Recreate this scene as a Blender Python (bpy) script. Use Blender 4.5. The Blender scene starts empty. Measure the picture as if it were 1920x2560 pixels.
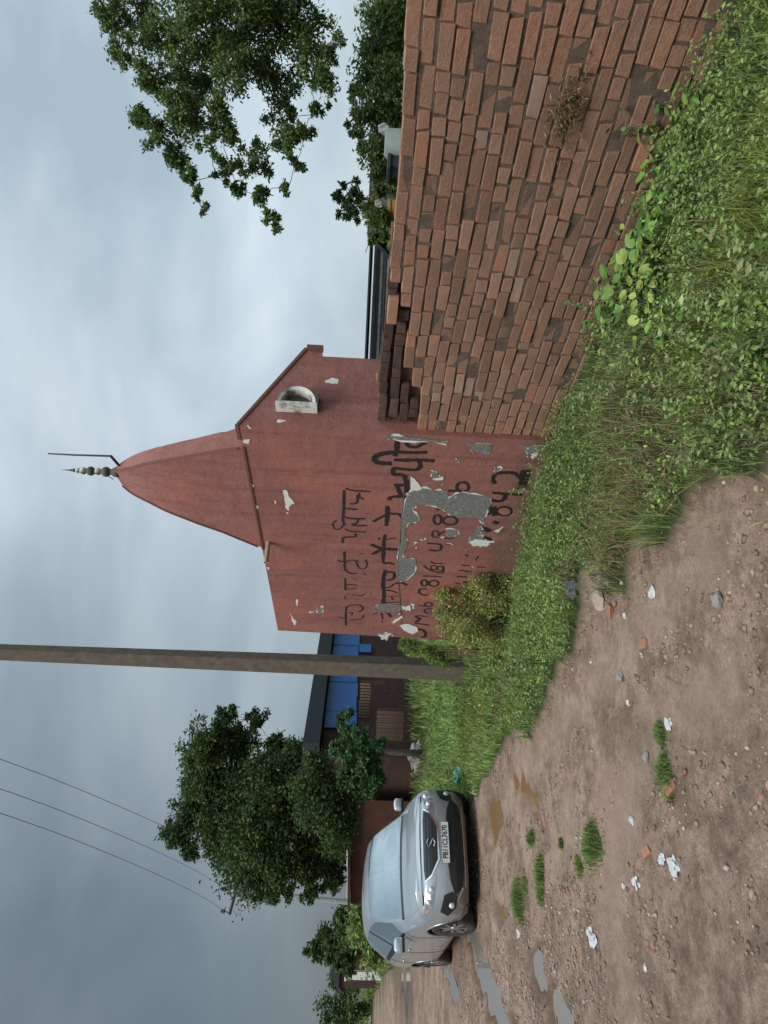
import bpy, bmesh, math, random
import numpy as np
from mathutils import Vector, Matrix, noise as mnoise
from mathutils.geometry import tessellate_polygon
random.seed(7); RNG = np.random.default_rng(7)
R = math.radians
scene = bpy.context.scene
C = scene.collection

# ------------------------------------------------------------------ camera (phone turned on its side)
H_EYE = 1.775; F_PX = 1620.0
PITCH = -math.atan(55/1620); ROLL = R(2.6)
FWD = Vector((0, math.cos(PITCH), math.sin(PITCH)))
UP0 = Vector((0, -math.sin(PITCH), math.cos(PITCH)))
RT = math.cos(ROLL)*Vector((1,0,0)) + math.sin(ROLL)*UP0
UPV = math.cos(ROLL)*UP0 - math.sin(ROLL)*Vector((1,0,0))
CAM = Vector((0,0,H_EYE))
cd = bpy.data.cameras.new('camera'); cam = bpy.data.objects.new('camera', cd); C.objects.link(cam)
m = Matrix.Identity(4)
m.col[0][:3] = -UPV; m.col[1][:3] = RT; m.col[2][:3] = -FWD; m.col[3][:3] = CAM
cam.matrix_world = m
cd.sensor_fit = 'VERTICAL'; cd.sensor_height = 36; cd.sensor_width = 27
cd.lens = F_PX/2560*36; cd.clip_start = .05; cd.clip_end = 3000
scene.camera = cam

# ------------------------------------------------------------------ sky and sun (overcast, cloud and painted-in shading darker to the left)
SUN_EL, SUN_AZ = 55, 205
world = bpy.data.worlds.new('World'); scene.world = world; world.use_nodes = True
wn = world.node_tree; wn.nodes.clear()
def N(t, ty, **kw):
    n = t.nodes.new(ty)
    for k, v in kw.items(): setattr(n, k, v)
    return n
def ramp(t, pts, inp=None, interp='LINEAR'):
    r = N(t, 'ShaderNodeValToRGB'); r.color_ramp.interpolation = interp
    el = r.color_ramp.elements
    while len(el) < len(pts): el.new(.5)
    for e, (p, c) in zip(el, pts):
        e.position = p; e.color = (c[0], c[1], c[2], 1) if hasattr(c, '__len__') else (c, c, c, 1)
    if inp is not None: t.links.new(inp, r.inputs[0])
    return r
out = N(wn, 'ShaderNodeOutputWorld')
sky = N(wn, 'ShaderNodeTexSky', sky_type='NISHITA', sun_disc=False, sun_elevation=R(SUN_EL), sun_rotation=R(SUN_AZ))
bg1 = N(wn, 'ShaderNodeBackground'); bg1.inputs[1].default_value = .08
wn.links.new(sky.outputs[0], bg1.inputs[0])
tc = N(wn, 'ShaderNodeTexCoord')
mp = N(wn, 'ShaderNodeMapping'); mp.inputs['Scale'].default_value = (1, 1, 2.4); mp.inputs['Rotation'].default_value = (0, R(14), 0)
wn.links.new(tc.outputs['Generated'], mp.inputs[0])
n1 = N(wn, 'ShaderNodeTexNoise'); n1.inputs['Scale'].default_value = 2.1; n1.inputs['Detail'].default_value = 5; n1.inputs['Roughness'].default_value = .5; n1.inputs['Distortion'].default_value = .35
wn.links.new(mp.outputs[0], n1.inputs['Vector'])
cr = ramp(wn, [(.30, (.245,.300,.350)), (.50, (.345,.405,.450)), (.70, (.47,.52,.555))], n1.outputs[0])
sep = N(wn, 'ShaderNodeSeparateXYZ'); wn.links.new(tc.outputs['Generated'], sep.inputs[0])
# sky painted darker towards the left (-x): partly cloud, partly page shading
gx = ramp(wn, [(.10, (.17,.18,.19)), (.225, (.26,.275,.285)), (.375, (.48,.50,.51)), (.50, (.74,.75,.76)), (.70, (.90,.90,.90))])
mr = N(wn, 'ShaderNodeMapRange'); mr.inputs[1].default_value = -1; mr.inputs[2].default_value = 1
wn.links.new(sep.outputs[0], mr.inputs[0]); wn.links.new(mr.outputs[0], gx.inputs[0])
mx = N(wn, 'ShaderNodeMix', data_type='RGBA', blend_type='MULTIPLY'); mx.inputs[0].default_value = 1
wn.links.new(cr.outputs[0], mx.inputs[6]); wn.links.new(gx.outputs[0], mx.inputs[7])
# overcast luminance rises towards the zenith
gz = N(wn, 'ShaderNodeMapRange'); gz.inputs[1].default_value = .45; gz.inputs[2].default_value = 1; gz.inputs[3].default_value = 1; gz.inputs[4].default_value = 3.1
wn.links.new(sep.outputs[2], gz.inputs[0])
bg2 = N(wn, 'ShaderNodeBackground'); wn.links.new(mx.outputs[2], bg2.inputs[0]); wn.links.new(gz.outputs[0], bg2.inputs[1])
ms = N(wn, 'ShaderNodeMixShader'); ms.inputs[0].default_value = .93
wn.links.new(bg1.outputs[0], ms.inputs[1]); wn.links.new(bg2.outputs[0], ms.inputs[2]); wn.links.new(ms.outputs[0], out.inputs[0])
sl = bpy.data.lights.new('sun', 'SUN'); sl.energy = 1.5; sl.angle = R(28); sl.color = (1, .97, .92)
so = bpy.data.objects.new('sun', sl); C.objects.link(so)
sd = Vector((math.sin(R(SUN_AZ))*math.cos(R(SUN_EL)), math.cos(R(SUN_AZ))*math.cos(R(SUN_EL)), math.sin(R(SUN_EL))))
so.rotation_euler = sd.to_track_quat('Z', 'Y').to_euler(); so.location = (0, 0, 30)
vs = scene.view_settings; vs.view_transform = 'Standard'; vs.look = 'None'; vs.exposure = .95; vs.gamma = 1; vs.use_curve_mapping = False
scene.cycles.max_bounces = 6; scene.cycles.transparent_max_bounces = 6

# ------------------------------------------------------------------ measuring helpers: a point of the photo -> a point of the place
def ray(sx, sy):                       # sx, sy in pixels of the 1920x2560 photograph
    X, Y = 2560-float(sy), float(sx)
    return F_PX*FWD + (X-1280)*RT - (Y-960)*UPV
def G(sx, sy, z=0.0):
    d = ray(sx, sy); return CAM + d*((z-H_EYE)/d.z)
def P(sx, sy, dist):
    dist = float(dist)
    d = ray(sx, sy); return CAM + d*(dist/d.y)
P0 = G(1404, 1104); PL = G(1204, 1576)
P0.z = 0; PL.z = 0
E1 = (PL-P0).normalized(); E2 = Vector((E1.y, -E1.x, 0)); LEN = (PL-P0).length
E3 = Vector((0,0,1))
def W(s, t, z): return P0 + E1*float(s) + E2*float(t) + E3*float(z)
def onwall(sx, sy, t=0.0):             # -> (s, z) on the plane of the painted wall
    t = float(t); d = ray(sx, sy); o = CAM - (P0 + E2*t)
    t = float(t); k = -(o.dot(E2))/d.dot(E2); p = CAM + d*k - P0
    return p.dot(E1), p.z
def onside(sx, sy, s=0.0):             # -> (t, z) on a plane square to that wall
    s = float(s); d = ray(sx, sy); o = CAM - (P0 + E1*s)
    k = -(o.dot(E1))/d.dot(E1); p = CAM + d*k - P0
    return p.dot(E2), p.z
MW = Matrix((( -E1.x, E2.x, 0, P0.x), (-E1.y, E2.y, 0, P0.y), (0, 0, 1, 0), (0, 0, 0, 1)))   # local x to the right along the wall, y into it

# ------------------------------------------------------------------ object helpers
def tag(o, label=None, cat=None, group=None, kind=None):
    if label: o['label'] = label
    if cat: o['category'] = cat
    if group: o['group'] = group
    if kind: o['kind'] = kind
    return o
def empty(name, loc=(0,0,0), rz=0, mw=None):
    o = bpy.data.objects.new(name, None); C.objects.link(o)
    if mw is not None: o.matrix_world = mw
    else: o.location = loc; o.rotation_euler = (0,0,rz)
    o.empty_display_size = .1
    return o
def link(name, me, parent=None, mat=None, smooth=False):
    o = bpy.data.objects.new(name, me); C.objects.link(o)
    if mat: me.materials.append(mat)
    if smooth: me.polygons.foreach_set('use_smooth', [True]*len(me.polygons))
    if parent: o.parent = parent
    return o
def mesh(name, v, f, parent=None, mat=None, smooth=False):
    me = bpy.data.meshes.new(name); me.from_pydata([tuple(p) for p in v], [], f); me.update()
    return link(name, me, parent, mat, smooth)
def fastmesh(name, V, F, mat, parent=None, col=None, smooth=False):
    V = np.asarray(V, dtype=np.float32); F = np.asarray(F, dtype=np.int32); k = F.shape[1]
    me = bpy.data.meshes.new(name); me.vertices.add(len(V)); me.vertices.foreach_set('co', V.ravel())
    me.loops.add(F.size); me.loops.foreach_set('vertex_index', F.ravel())
    me.polygons.add(len(F)); me.polygons.foreach_set('loop_start', np.arange(0, F.size, k, dtype=np.int32))
    me.polygons.foreach_set('loop_total', np.full(len(F), k, dtype=np.int32))
    if smooth: me.polygons.foreach_set('use_smooth', np.ones(len(F), dtype=bool))
    me.update(calc_edges=True)
    if col is not None:
        a = me.color_attributes.new('tone', 'FLOAT_COLOR', 'POINT')
        c = np.ones((len(V), 4), dtype=np.float32); c[:, :3] = col; a.data.foreach_set('color', c.ravel())
    me.validate(); return link(name, me, parent, mat)
class MB:
    def __init__(s): s.v = []; s.f = []
    def add(s, v, f):
        n = len(s.v); s.v += [Vector(p) for p in v]; s.f += [tuple(i+n for i in q) for q in f]
    def box(s, c, d, rot=None, jit=0):
        v = []
        for z in (-1,1):
            for y in (-1,1):
                for x in (-1,1):
                    p = Vector((x*d[0]/2, y*d[1]/2, z*d[2]/2))
                    if jit: p += Vector((random.uniform(-jit,jit), random.uniform(-jit,jit), random.uniform(-jit,jit)))
                    if rot: p = rot @ p
                    v.append(p + Vector(c))
        s.add(v, [(0,2,3,1),(4,5,7,6),(0,1,5,4),(2,6,7,3),(0,4,6,2),(1,3,7,5)])
    def tube(s, pts, rad, n=8, cap=True):
        pts = [Vector(p) for p in pts]; rad = rad if hasattr(rad, '__len__') else [rad]*len(pts)
        v = []; f = []
        for i, p in enumerate(pts):
            a = pts[max(0,i-1)]; b = pts[min(len(pts)-1,i+1)]; d = (b-a).normalized()
            u = d.orthogonal().normalized() if i == 0 else (u - d*u.dot(d)).normalized()
            w = d.cross(u)
            for k in range(n):
                an = 2*math.pi*k/n; v.append(p + (u*math.cos(an)+w*math.sin(an))*rad[i])
        for i in range(len(pts)-1):
            for k in range(n):
                f.append((i*n+k, i*n+(k+1)%n, (i+1)*n+(k+1)%n, (i+1)*n+k))
        if cap: f.append(tuple(range(n))[::-1]); f.append(tuple(range((len(pts)-1)*n, len(pts)*n)))
        s.add(v, f)
    def lathe(s, prof, n=16, axis='z', c=(0,0,0)):
        v = []; f = []
        for r_, h in prof:
            for k in range(n):
                a = 2*math.pi*k/n; x, y = r_*math.cos(a), r_*math.sin(a)
                q = (x, y, h) if axis == 'z' else ((x, h, y) if axis == 'y' else (h, x, y))
                v.append(Vector(q)+Vector(c))
        for i in range(len(prof)-1):
            for k in range(n): f.append((i*n+k, i*n+(k+1)%n, (i+1)*n+(k+1)%n, (i+1)*n+k))
        s.add(v, f)
    def prism(s, poly, dirv):                 # poly = list of 3-D points, extruded by dirv
        n = len(poly); d = Vector(dirv); v = [Vector(p) for p in poly]; v += [p+d for p in v]
        f = [tuple(range(n))[::-1], tuple(range(n, 2*n))] + [(i, (i+1)%n, n+(i+1)%n, n+i) for i in range(n)]
        s.add(v, f)
    def build(s, name, mat=None, parent=None, smooth=False, bevel=0):
        o = mesh(name, s.v, s.f, parent, mat, smooth)
        if bevel:
            b = o.modifiers.new('b', 'BEVEL'); b.width = bevel; b.segments = 2; b.limit_method = 'ANGLE'
        return o

# ------------------------------------------------------------------ materials
def mat(name, base=(.5,.5,.5), rough=.8, var=None, scale=6, bump=0, bscale=40, metallic=0, spec=.5, coat=0, obj_random=0, detail=6, coords='Object', var2=None, scale2=1.2, bdist=.01):
    mt = bpy.data.materials.new(name); mt.use_nodes = True; t = mt.node_tree; b = t.nodes['Principled BSDF']
    b.inputs['Roughness'].default_value = rough; b.inputs['Metallic'].default_value = metallic
    b.inputs['Specular IOR Level'].default_value = spec; b.inputs['Coat Weight'].default_value = coat
    b.inputs['Base Color'].default_value = (*base, 1)
    tcn = N(t, 'ShaderNodeTexCoord'); last = None
    if var:
        nz = N(t, 'ShaderNodeTexNoise'); nz.inputs['Scale'].default_value = scale; nz.inputs['Detail'].default_value = detail; nz.inputs['Roughness'].default_value = .65
        t.links.new(tcn.outputs[coords], nz.inputs['Vector'])
        rp = ramp(t, [(.32, base), (.68, var)], nz.outputs[0]); last = rp.outputs[0]
        if var2:
            nz2 = N(t, 'ShaderNodeTexNoise'); nz2.inputs['Scale'].default_value = scale2; nz2.inputs['Detail'].default_value = 4
            t.links.new(tcn.outputs[coords], nz2.inputs['Vector'])
            fr = ramp(t, [(.48, 0), (.66, 1)], nz2.outputs[0])
            mm = N(t, 'ShaderNodeMix', data_type='RGBA'); t.links.new(fr.outputs[0], mm.inputs[0]); t.links.new(last, mm.inputs[6]); mm.inputs[7].default_value = (*var2, 1)
            last = mm.outputs[2]
    if obj_random:
        oi = N(t, 'ShaderNodeObjectInfo'); hs = N(t, 'ShaderNodeHueSaturation')
        r1 = N(t, 'ShaderNodeMapRange'); r1.inputs[3].default_value = 1-obj_random; r1.inputs[4].default_value = 1+obj_random
        t.links.new(oi.outputs['Random'], r1.inputs[0]); t.links.new(r1.outputs[0], hs.inputs['Value'])
        if last is not None: t.links.new(last, hs.inputs['Color'])
        else: hs.inputs['Color'].default_value = (*base, 1)
        last = hs.outputs[0]
    if last is not None: t.links.new(last, b.inputs['Base Color'])
    if bump:
        nb = N(t, 'ShaderNodeTexNoise'); nb.inputs['Scale'].default_value = bscale; nb.inputs['Detail'].default_value = 8; nb.inputs['Roughness'].default_value = .7
        t.links.new(tcn.outputs[coords], nb.inputs['Vector'])
        bp = N(t, 'ShaderNodeBump'); bp.inputs['Strength'].default_value = bump; bp.inputs['Distance'].default_value = bdist
        t.links.new(nb.outputs[0], bp.inputs['Height']); t.links.new(bp.outputs[0], b.inputs['Normal'])
    return mt
def leafmat(name, rough=.55, trans=.35):
    mt = bpy.data.materials.new(name); mt.use_nodes = True; t = mt.node_tree; b = t.nodes['Principled BSDF']
    at = N(t, 'ShaderNodeAttribute', attribute_name='tone'); b.inputs['Roughness'].default_value = rough; b.inputs['Specular IOR Level'].default_value = .3
    t.links.new(at.outputs['Color'], b.inputs['Base Color'])
    tr = N(t, 'ShaderNodeBsdfTranslucent'); t.links.new(at.outputs['Color'], tr.inputs['Color'])
    mxs = N(t, 'ShaderNodeMixShader'); mxs.inputs[0].default_value = trans
    o = t.nodes['Material Output']; t.links.new(b.outputs[0], mxs.inputs[1]); t.links.new(tr.outputs[0], mxs.inputs[2]); t.links.new(mxs.outputs[0], o.inputs['Surface'])
    return mt
M = {}
M['leaf'] = leafmat('leaf'); M['blade'] = leafmat('blade', .6, .3)
M['red'] = mat('red_paint', (.225,.092,.079), .8, (.28,.122,.105), 2.2, .5, 160, var2=(.33,.125,.09), scale2=.9, bdist=.006, spec=.3)
_t = M['red'].node_tree; _b = _t.nodes['Principled BSDF']; _src = _b.inputs['Base Color'].links[0].from_socket
_c = N(_t,'ShaderNodeTexCoord')
def _lay(scale, det, lo, hi, colr, amt, prev, ro=.6):
    mp_ = N(_t,'ShaderNodeMapping'); mp_.inputs['Scale'].default_value = scale; _t.links.new(_c.outputs['Object'], mp_.inputs[0])
    n_ = N(_t,'ShaderNodeTexNoise'); n_.inputs['Scale'].default_value = 1; n_.inputs['Detail'].default_value = det; n_.inputs['Roughness'].default_value = ro; _t.links.new(mp_.outputs[0], n_.inputs['Vector'])
    r_ = ramp(_t, [(lo,0),(hi,amt)], n_.outputs[0]); m_ = N(_t,'ShaderNodeMix',data_type='RGBA'); _t.links.new(r_.outputs[0], m_.inputs[0]); _t.links.new(prev, m_.inputs[6]); m_.inputs[7].default_value = (*colr,1); return m_.outputs[2]
_p = _lay((9,9,.7), 6, .50, .75, (.12,.045,.04), .55, _src)          # rain streaks
_p = _lay((2.3,2.3,1.8), 8, .52, .72, (.36,.17,.14), .45, _p, .75)   # chalky fading
_p = _lay((60,60,60), 3, .66, .72, (.45,.33,.29), .8, _p)             # tiny chips
_p = _lay((3.5,3.5,3.5), 9, .60, .68, (.14,.075,.06), .6, _p, .8)    # blotches
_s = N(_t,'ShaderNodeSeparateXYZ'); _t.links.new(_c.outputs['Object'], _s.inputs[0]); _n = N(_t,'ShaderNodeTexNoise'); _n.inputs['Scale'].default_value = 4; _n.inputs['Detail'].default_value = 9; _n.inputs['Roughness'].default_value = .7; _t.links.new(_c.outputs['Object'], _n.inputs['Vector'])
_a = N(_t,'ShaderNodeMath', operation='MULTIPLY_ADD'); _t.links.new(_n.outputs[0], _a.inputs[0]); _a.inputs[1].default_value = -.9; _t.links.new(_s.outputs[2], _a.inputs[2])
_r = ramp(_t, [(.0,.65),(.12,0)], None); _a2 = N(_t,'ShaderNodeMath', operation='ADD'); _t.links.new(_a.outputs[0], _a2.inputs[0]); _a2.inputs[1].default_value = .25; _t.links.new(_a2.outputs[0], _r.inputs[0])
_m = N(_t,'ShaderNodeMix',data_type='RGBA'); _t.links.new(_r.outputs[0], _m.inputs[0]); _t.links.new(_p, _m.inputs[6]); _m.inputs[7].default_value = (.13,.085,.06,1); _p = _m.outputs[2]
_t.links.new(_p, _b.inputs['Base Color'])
_nb = N(_t,'ShaderNodeTexNoise'); _nb.inputs['Scale'].default_value = 7; _nb.inputs['Detail'].default_value = 10; _nb.inputs['Roughness'].default_value = .65; _t.links.new(_c.outputs['Object'], _nb.inputs['Vector'])
_bp = N(_t,'ShaderNodeBump'); _bp.inputs['Strength'].default_value = .7; _bp.inputs['Distance'].default_value = .03; _t.links.new(_nb.outputs[0], _bp.inputs['Height']); _old = _b.inputs['Normal'].links[0].from_node; _t.links.new(_bp.outputs[0], _old.inputs['Normal'])
M['red_edge'] = mat('red_paint_weathered', (.20,.055,.045), .85, (.10,.06,.05), 9, .5, 90)
M['cement'] = mat('cement', (.11,.11,.10), .9, (.22,.22,.205), 26, .8, 90)
_t = M['cement'].node_tree; _b = _t.nodes['Principled BSDF']; _src = _b.inputs['Base Color'].links[0].from_socket
_c = N(_t,'ShaderNodeTexCoord'); _n = N(_t,'ShaderNodeTexNoise'); _n.inputs['Scale'].default_value = 17; _n.inputs['Detail'].default_value = 7; _n.inputs['Roughness'].default_value = .75
_t.links.new(_c.outputs['Object'], _n.inputs['Vector']); _r = ramp(_t, [(.60,0),(.66,1)], _n.outputs[0]); _m = N(_t,'ShaderNodeMix',data_type='RGBA')
_t.links.new(_r.outputs[0], _m.inputs[0]); _t.links.new(_src, _m.inputs[6]); _m.inputs[7].default_value = (.55,.55,.52,1); _t.links.new(_m.outputs[2], _b.inputs['Base Color'])
M['primer'] = mat('white_primer', (.55,.54,.51), .85, (.72,.71,.68), 20, .4, 80)
M['ink'] = mat('black_spray', (.012,.009,.009), .6, (.022,.013,.012), 30)
M['ink_thin'] = mat('thin_black_spray', (.014,.010,.010), .65, (.032,.017,.016), 40)
M['brick'] = mat('brick', (.255,.118,.072), .95, (.34,.18,.115), 24, 1.0, 70, obj_random=.22, var2=(.23,.135,.095), scale2=4)
M['brick_pale'] = mat('brick_pale', (.26,.165,.12), .9, (.32,.21,.155), 14, .7, 120, obj_random=.15)
M['brick_orange'] = mat('brick_orange', (.29,.13,.075), .9, (.33,.165,.10), 14, .7, 120, obj_random=.15)
M['brick_dark'] = mat('brick_sooty', (.035,.025,.022), .95, (.12,.062,.045), 16, .7, 110, obj_random=.3)
M['mortar'] = mat('mortar', (.075,.052,.039), .95, (.15,.105,.08), 22, .8, 80)
M['cement_smear'] = mat('cement_smear', (.13,.105,.085), .95, (.20,.165,.14), 30, .7, 80)
M['concrete'] = mat('pole_concrete', (.072,.058,.043), .9, (.125,.105,.08), 9, .6, 60)
M['iron'] = mat('dark_iron', (.02,.028,.035), .5, (.04,.045,.05), 30, metallic=.4)
M['whitewash'] = mat('whitewash', (.5,.5,.47), .85, (.66,.66,.62), 12, .4, 60, var2=(.10,.09,.06), scale2=9)
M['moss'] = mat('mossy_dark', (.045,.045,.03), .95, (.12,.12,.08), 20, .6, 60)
M['pipe'] = mat('weathered_pipe', (.20,.16,.11), .8, (.36,.31,.22), 30, .3, 80)
M['blue'] = mat('blue_sheet', (.012,.095,.34), .5, (.02,.14,.42), 5, .2, 20)
M['dark_roof'] = mat('dark_roof', (.012,.018,.026), .8, (.025,.03,.035), 8)
M['dark_brown'] = mat('dark_brown_wall', (.030,.014,.011), .9, (.06,.028,.02), 6, .4, 30)
M['bar'] = mat('weathered_bar', (.14,.09,.055), .85, (.22,.15,.09), 10)
M['mudred'] = mat('red_mud', (.055,.022,.014), .95, (.10,.038,.022), 3, .5, 20)
M['grey_board'] = mat('grey_board', (.07,.075,.08), .9, (.18,.18,.18), 3, .3, 20)
M['ochre'] = mat('ochre_plaster', (.34,.21,.06), .9, (.42,.27,.09), 5)
M['bark'] = mat('bark', (.06,.05,.04), .95, (.12,.10,.08), 20, .6, 40)
M['pale_pole'] = mat('pale_pole', (.22,.25,.24), .8, (.30,.32,.30), 10)
M['stone_grey'] = mat('grey_stone', (.16,.16,.16), .9, (.28,.27,.26), 14, .7, 60)
M['stone_dark'] = mat('dark_stone', (.075,.075,.08), .9, (.15,.15,.155), 20, .9, 70)
M['stone_tan'] = mat('tan_stone', (.26,.20,.15), .9, (.36,.29,.23), 14, .7, 60)
M['stone_white'] = mat('white_chip', (.38,.37,.35), .85, (.55,.54,.51), 20, .4, 60)
M['plastic'] = mat('white_plastic', (.36,.37,.37), .6, (.52,.53,.52), 10, .6, 24)
M['teal'] = mat('teal_plastic', (.03,.30,.27), .4, (.06,.38,.33), 10)
M['pink'] = mat('pale_rubble', (.50,.42,.38), .9, (.62,.55,.50), 20, .6, 60)
M['slab'] = mat('pale_slab', (.27,.235,.235), .9, (.34,.30,.30), 12, .5, 70)
M['twig'] = mat('dry_twig', (.20,.12,.06), .9, (.30,.20,.11), 20)
M['silver'] = mat('silver_paint', (.53,.565,.58), .34, metallic=.5, coat=.6, spec=.6)
_t = M['silver'].node_tree; _b = _t.nodes['Principled BSDF']; _c = N(_t,'ShaderNodeTexCoord'); _s = N(_t,'ShaderNodeSeparateXYZ'); _t.links.new(_c.outputs['Object'], _s.inputs[0])
_n = N(_t,'ShaderNodeTexNoise'); _n.inputs['Scale'].default_value = 7; _n.inputs['Detail'].default_value = 8; _t.links.new(_c.outputs['Object'], _n.inputs['Vector'])
_a = N(_t,'ShaderNodeMath', operation='MULTIPLY_ADD'); _t.links.new(_n.outputs[0], _a.inputs[0]); _a.inputs[1].default_value = -.62; _t.links.new(_s.outputs[2], _a.inputs[2])
_r = ramp(_t, [(.0,.8),(.09,0)], None); _t.links.new(_a.outputs[0], _r.inputs[0]); _m = N(_t,'ShaderNodeMix',data_type='RGBA'); _t.links.new(_r.outputs[0], _m.inputs[0]); _m.inputs[6].default_value = (.34,.375,.395,1); _m.inputs[7].default_value = (.17,.125,.09,1); _t.links.new(_m.outputs[2], _b.inputs['Base Color'])
_r2 = ramp(_t, [(.0,.9),(.09,.30)], None); _t.links.new(_a.outputs[0], _r2.inputs[0]); _t.links.new(_r2.outputs[0], _b.inputs['Roughness'])
M['silver_clean'] = mat('silver_paint_clean', (.42,.46,.48), .32, metallic=.5, coat=.6)
M['glass'] = mat('car_glass', (.20,.27,.30), .07, metallic=.55, spec=.9, coat=1)
M['headglass'] = mat('headlight_glass', (.16,.18,.20), .12, (.42,.44,.46), 9, metallic=.5, coat=1)
M['black'] = mat('black_plastic', (.012,.016,.019), .45)
M['blackmatt'] = mat('black_trim', (.018,.02,.022), .8)
M['tyre'] = mat('tyre_rubber', (.02,.02,.02), .85, (.05,.042,.035), 20, .4, 60)
M['rim'] = mat('alloy', (.33,.34,.35), .4, metallic=.8)
M['chrome'] = mat('chrome', (.75,.77,.78), .15, metallic=1)
M['plate'] = mat('number_plate', (.60,.61,.60), .5, (.66,.66,.65), 10)
M['lens'] = mat('lamp_lens', (.62,.60,.58), .1, metallic=.3, coat=1)
M['orange'] = mat('indicator', (.42,.20,.12), .2, coat=.8)
M['drygrass'] = M['blade']

# ------------------------------------------------------------------ value noise
def vnoise(x, y, seed=0):
    x = np.asarray(x, float); y = np.asarray(y, float)
    xi = np.floor(x).astype(np.int64); yi = np.floor(y).astype(np.int64); fx = x-xi; fy = y-yi
    def h(a, b):
        n = (a*374761393 + b*668265263 + seed*974634777) & 0x7fffffff
        n = ((n ^ (n >> 13))*1274126177) & 0x7fffffff
        return ((n ^ (n >> 16)) & 0xffff)/65535.0
    fx = fx*fx*(3-2*fx); fy = fy*fy*(3-2*fy)
    return (h(xi,yi)*(1-fx)+h(xi+1,yi)*fx)*(1-fy) + (h(xi,yi+1)*(1-fx)+h(xi+1,yi+1)*fx)*fy
def fbm(x, y, s=1, o=4, seed=0):
    r_ = 0; a = .5
    for i in range(o): r_ = r_ + a*vnoise(np.asarray(x)*s*2**i, np.asarray(y)*s*2**i, seed+i); a /= 2
    return r_/(1-.5**o)
def inpoly(x, y, poly):
    x = np.asarray(x); y = np.asarray(y); ins = np.zeros(x.shape, bool); n = len(poly)
    for i in range(n):
        x1, y1 = poly[i]; x2, y2 = poly[(i+1)%n]
        c = ((y1 > y) != (y2 > y)) & (x < (x2-x1)*(y-y1)/((y2-y1) if y2 != y1 else 1e-9)+x1)
        ins ^= c
    return ins

# ------------------------------------------------------------------ ground
CARP = Vector((-4.908, 9.171, 0)); CARA = -0.815
edge_src = [(1714,1262),(1671,1300),(1617,1350),(1584,1416),(1512,1440),(1468,1506),(1450,1597),(1400,1690),(1367,1775),(1316,1800),(1258,1860),(1219,1950),(1186,1995)]
edge = [tuple(G(a,b).xy) for a, b in edge_src]
grass_poly = edge + [(-4.3,9.6), tuple(G(1015,2300).xy), tuple(G(1000,2400).xy), tuple(G(962,2440).xy), tuple(G(930,2510).xy), (-60,60), (-60,300), (60,300), (60,5), (4.6,.4), (1.6,1.1), tuple(G(1900,1120).xy)]
puds = []   # (x, y, rx, ry, rot, depth)
def pud(sx, sy, dx, dy, deep=.03):
    a = G(sx, sy); b = G(sx-dx, sy); c = G(sx, sy-dy)
    puds.append((a.x, a.y, (c-a).length, (b-a).length, math.atan2(*(c-a).yx) if False else math.atan2((c-a).y,(c-a).x), deep))
pud(1228, 2065, 16, 75); pud(1302, 1978, 26, 50); pud(1242, 2275, 12, 30)
NORG = len(puds)
pud(1230, 2505, 85, 60, .05); pud(1390, 2540, 70, 60, .05); pud(1010, 2480, 22, 70, .04); pud(1120,2440,22,28,.03)
def pudmask(x, y):
    m_ = np.zeros(np.shape(x)); 
    for (a, b, rx, ry, ro, dp) in puds:
        dx = x-a; dy = y-b; u = (dx*math.cos(ro)+dy*math.sin(ro))/rx; v = (-dx*math.sin(ro)+dy*math.cos(ro))/ry
        d = np.sqrt(u*u+v*v) + (fbm(x, y, 3.2, 4, 91)-.5)*2.0
        m_ = np.maximum(m_, np.clip((1.25-d)/.5, 0, 1)*dp)
    return m_
HEAP = G(1490,1480)
def seglines(src): return [tuple(G(a,b).xy) for a, b in src]
RUTS = [seglines([(1760,1380),(1640,1500),(1540,1620),(1450,1750),(1330,1890),(1262,1990),(1225,2100)]), seglines([(1800,1700),(1620,1800),(1566,1990),(1530,2150),(1520,2300),(1560,2480)]), seglines([(1420,2020),(1415,2080),(1380,2140)])]
def rut(x, y):
    best = np.full(np.shape(x), 9.0)
    for ln in RUTS:
        for (x1,y1),(x2,y2) in zip(ln[:-1], ln[1:]):
            dx, dy = x2-x1, y2-y1; q = np.clip(((x-x1)*dx+(y-y1)*dy)/(dx*dx+dy*dy),0,1)
            best = np.minimum(best, np.hypot(x-x1-q*dx, y-y1-q*dy))
    return np.clip(1-(best+(fbm(x,y,3,3,71)-.5)*.22)/.30, 0, 1)
def gmask(x, y):
    jx = (fbm(x, y, 2.2, 4, 21)-.5)*.5; jy = (fbm(x, y, 2.2, 4, 55)-.5)*.5
    return inpoly(x+jx, y+jy, grass_poly) & ((x-HEAP.x)**2+(y-HEAP.y)**2 > .25**2)
def height(x, y):
    x = np.asarray(x, float); y = np.asarray(y, float)
    d = np.sqrt(x*x+y*y); near = np.clip(1.6-d/25, .15, 1)
    h = (fbm(x, y, .8, 4, 3)-.5)*.10*near + (fbm(x, y, 5, 4, 8)-.5)*.045*near + (fbm(x,y,17,3,18)-.5)*.014*near
    cdist = np.sqrt((x-CARP.x+.9)**2+(y-CARP.y-.9)**2)
    k = np.clip((cdist-1.6)/1.6, 0.12, 1); ru = rut(x, y); h = h*k*(1-.6*ru)-.03*ru*k
    g = gmask(x, y).astype(float)
    h = h + g*.05*np.clip((cdist-1.8)/1.5,0,1)
    rx = x-P0.x; ry = y-P0.y; s_ = rx*E1.x+ry*E1.y; t_ = rx*E2.x+ry*E2.y
    h = h - .20*np.clip((s_-.2)/1.3,0,1)*np.clip((5.0-s_)/1.0,0,1)*np.clip(1-(-t_-.25)/1.1,0,1)*(t_ < 1.0)
    return h - pudmask(x, y)*1.4
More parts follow.
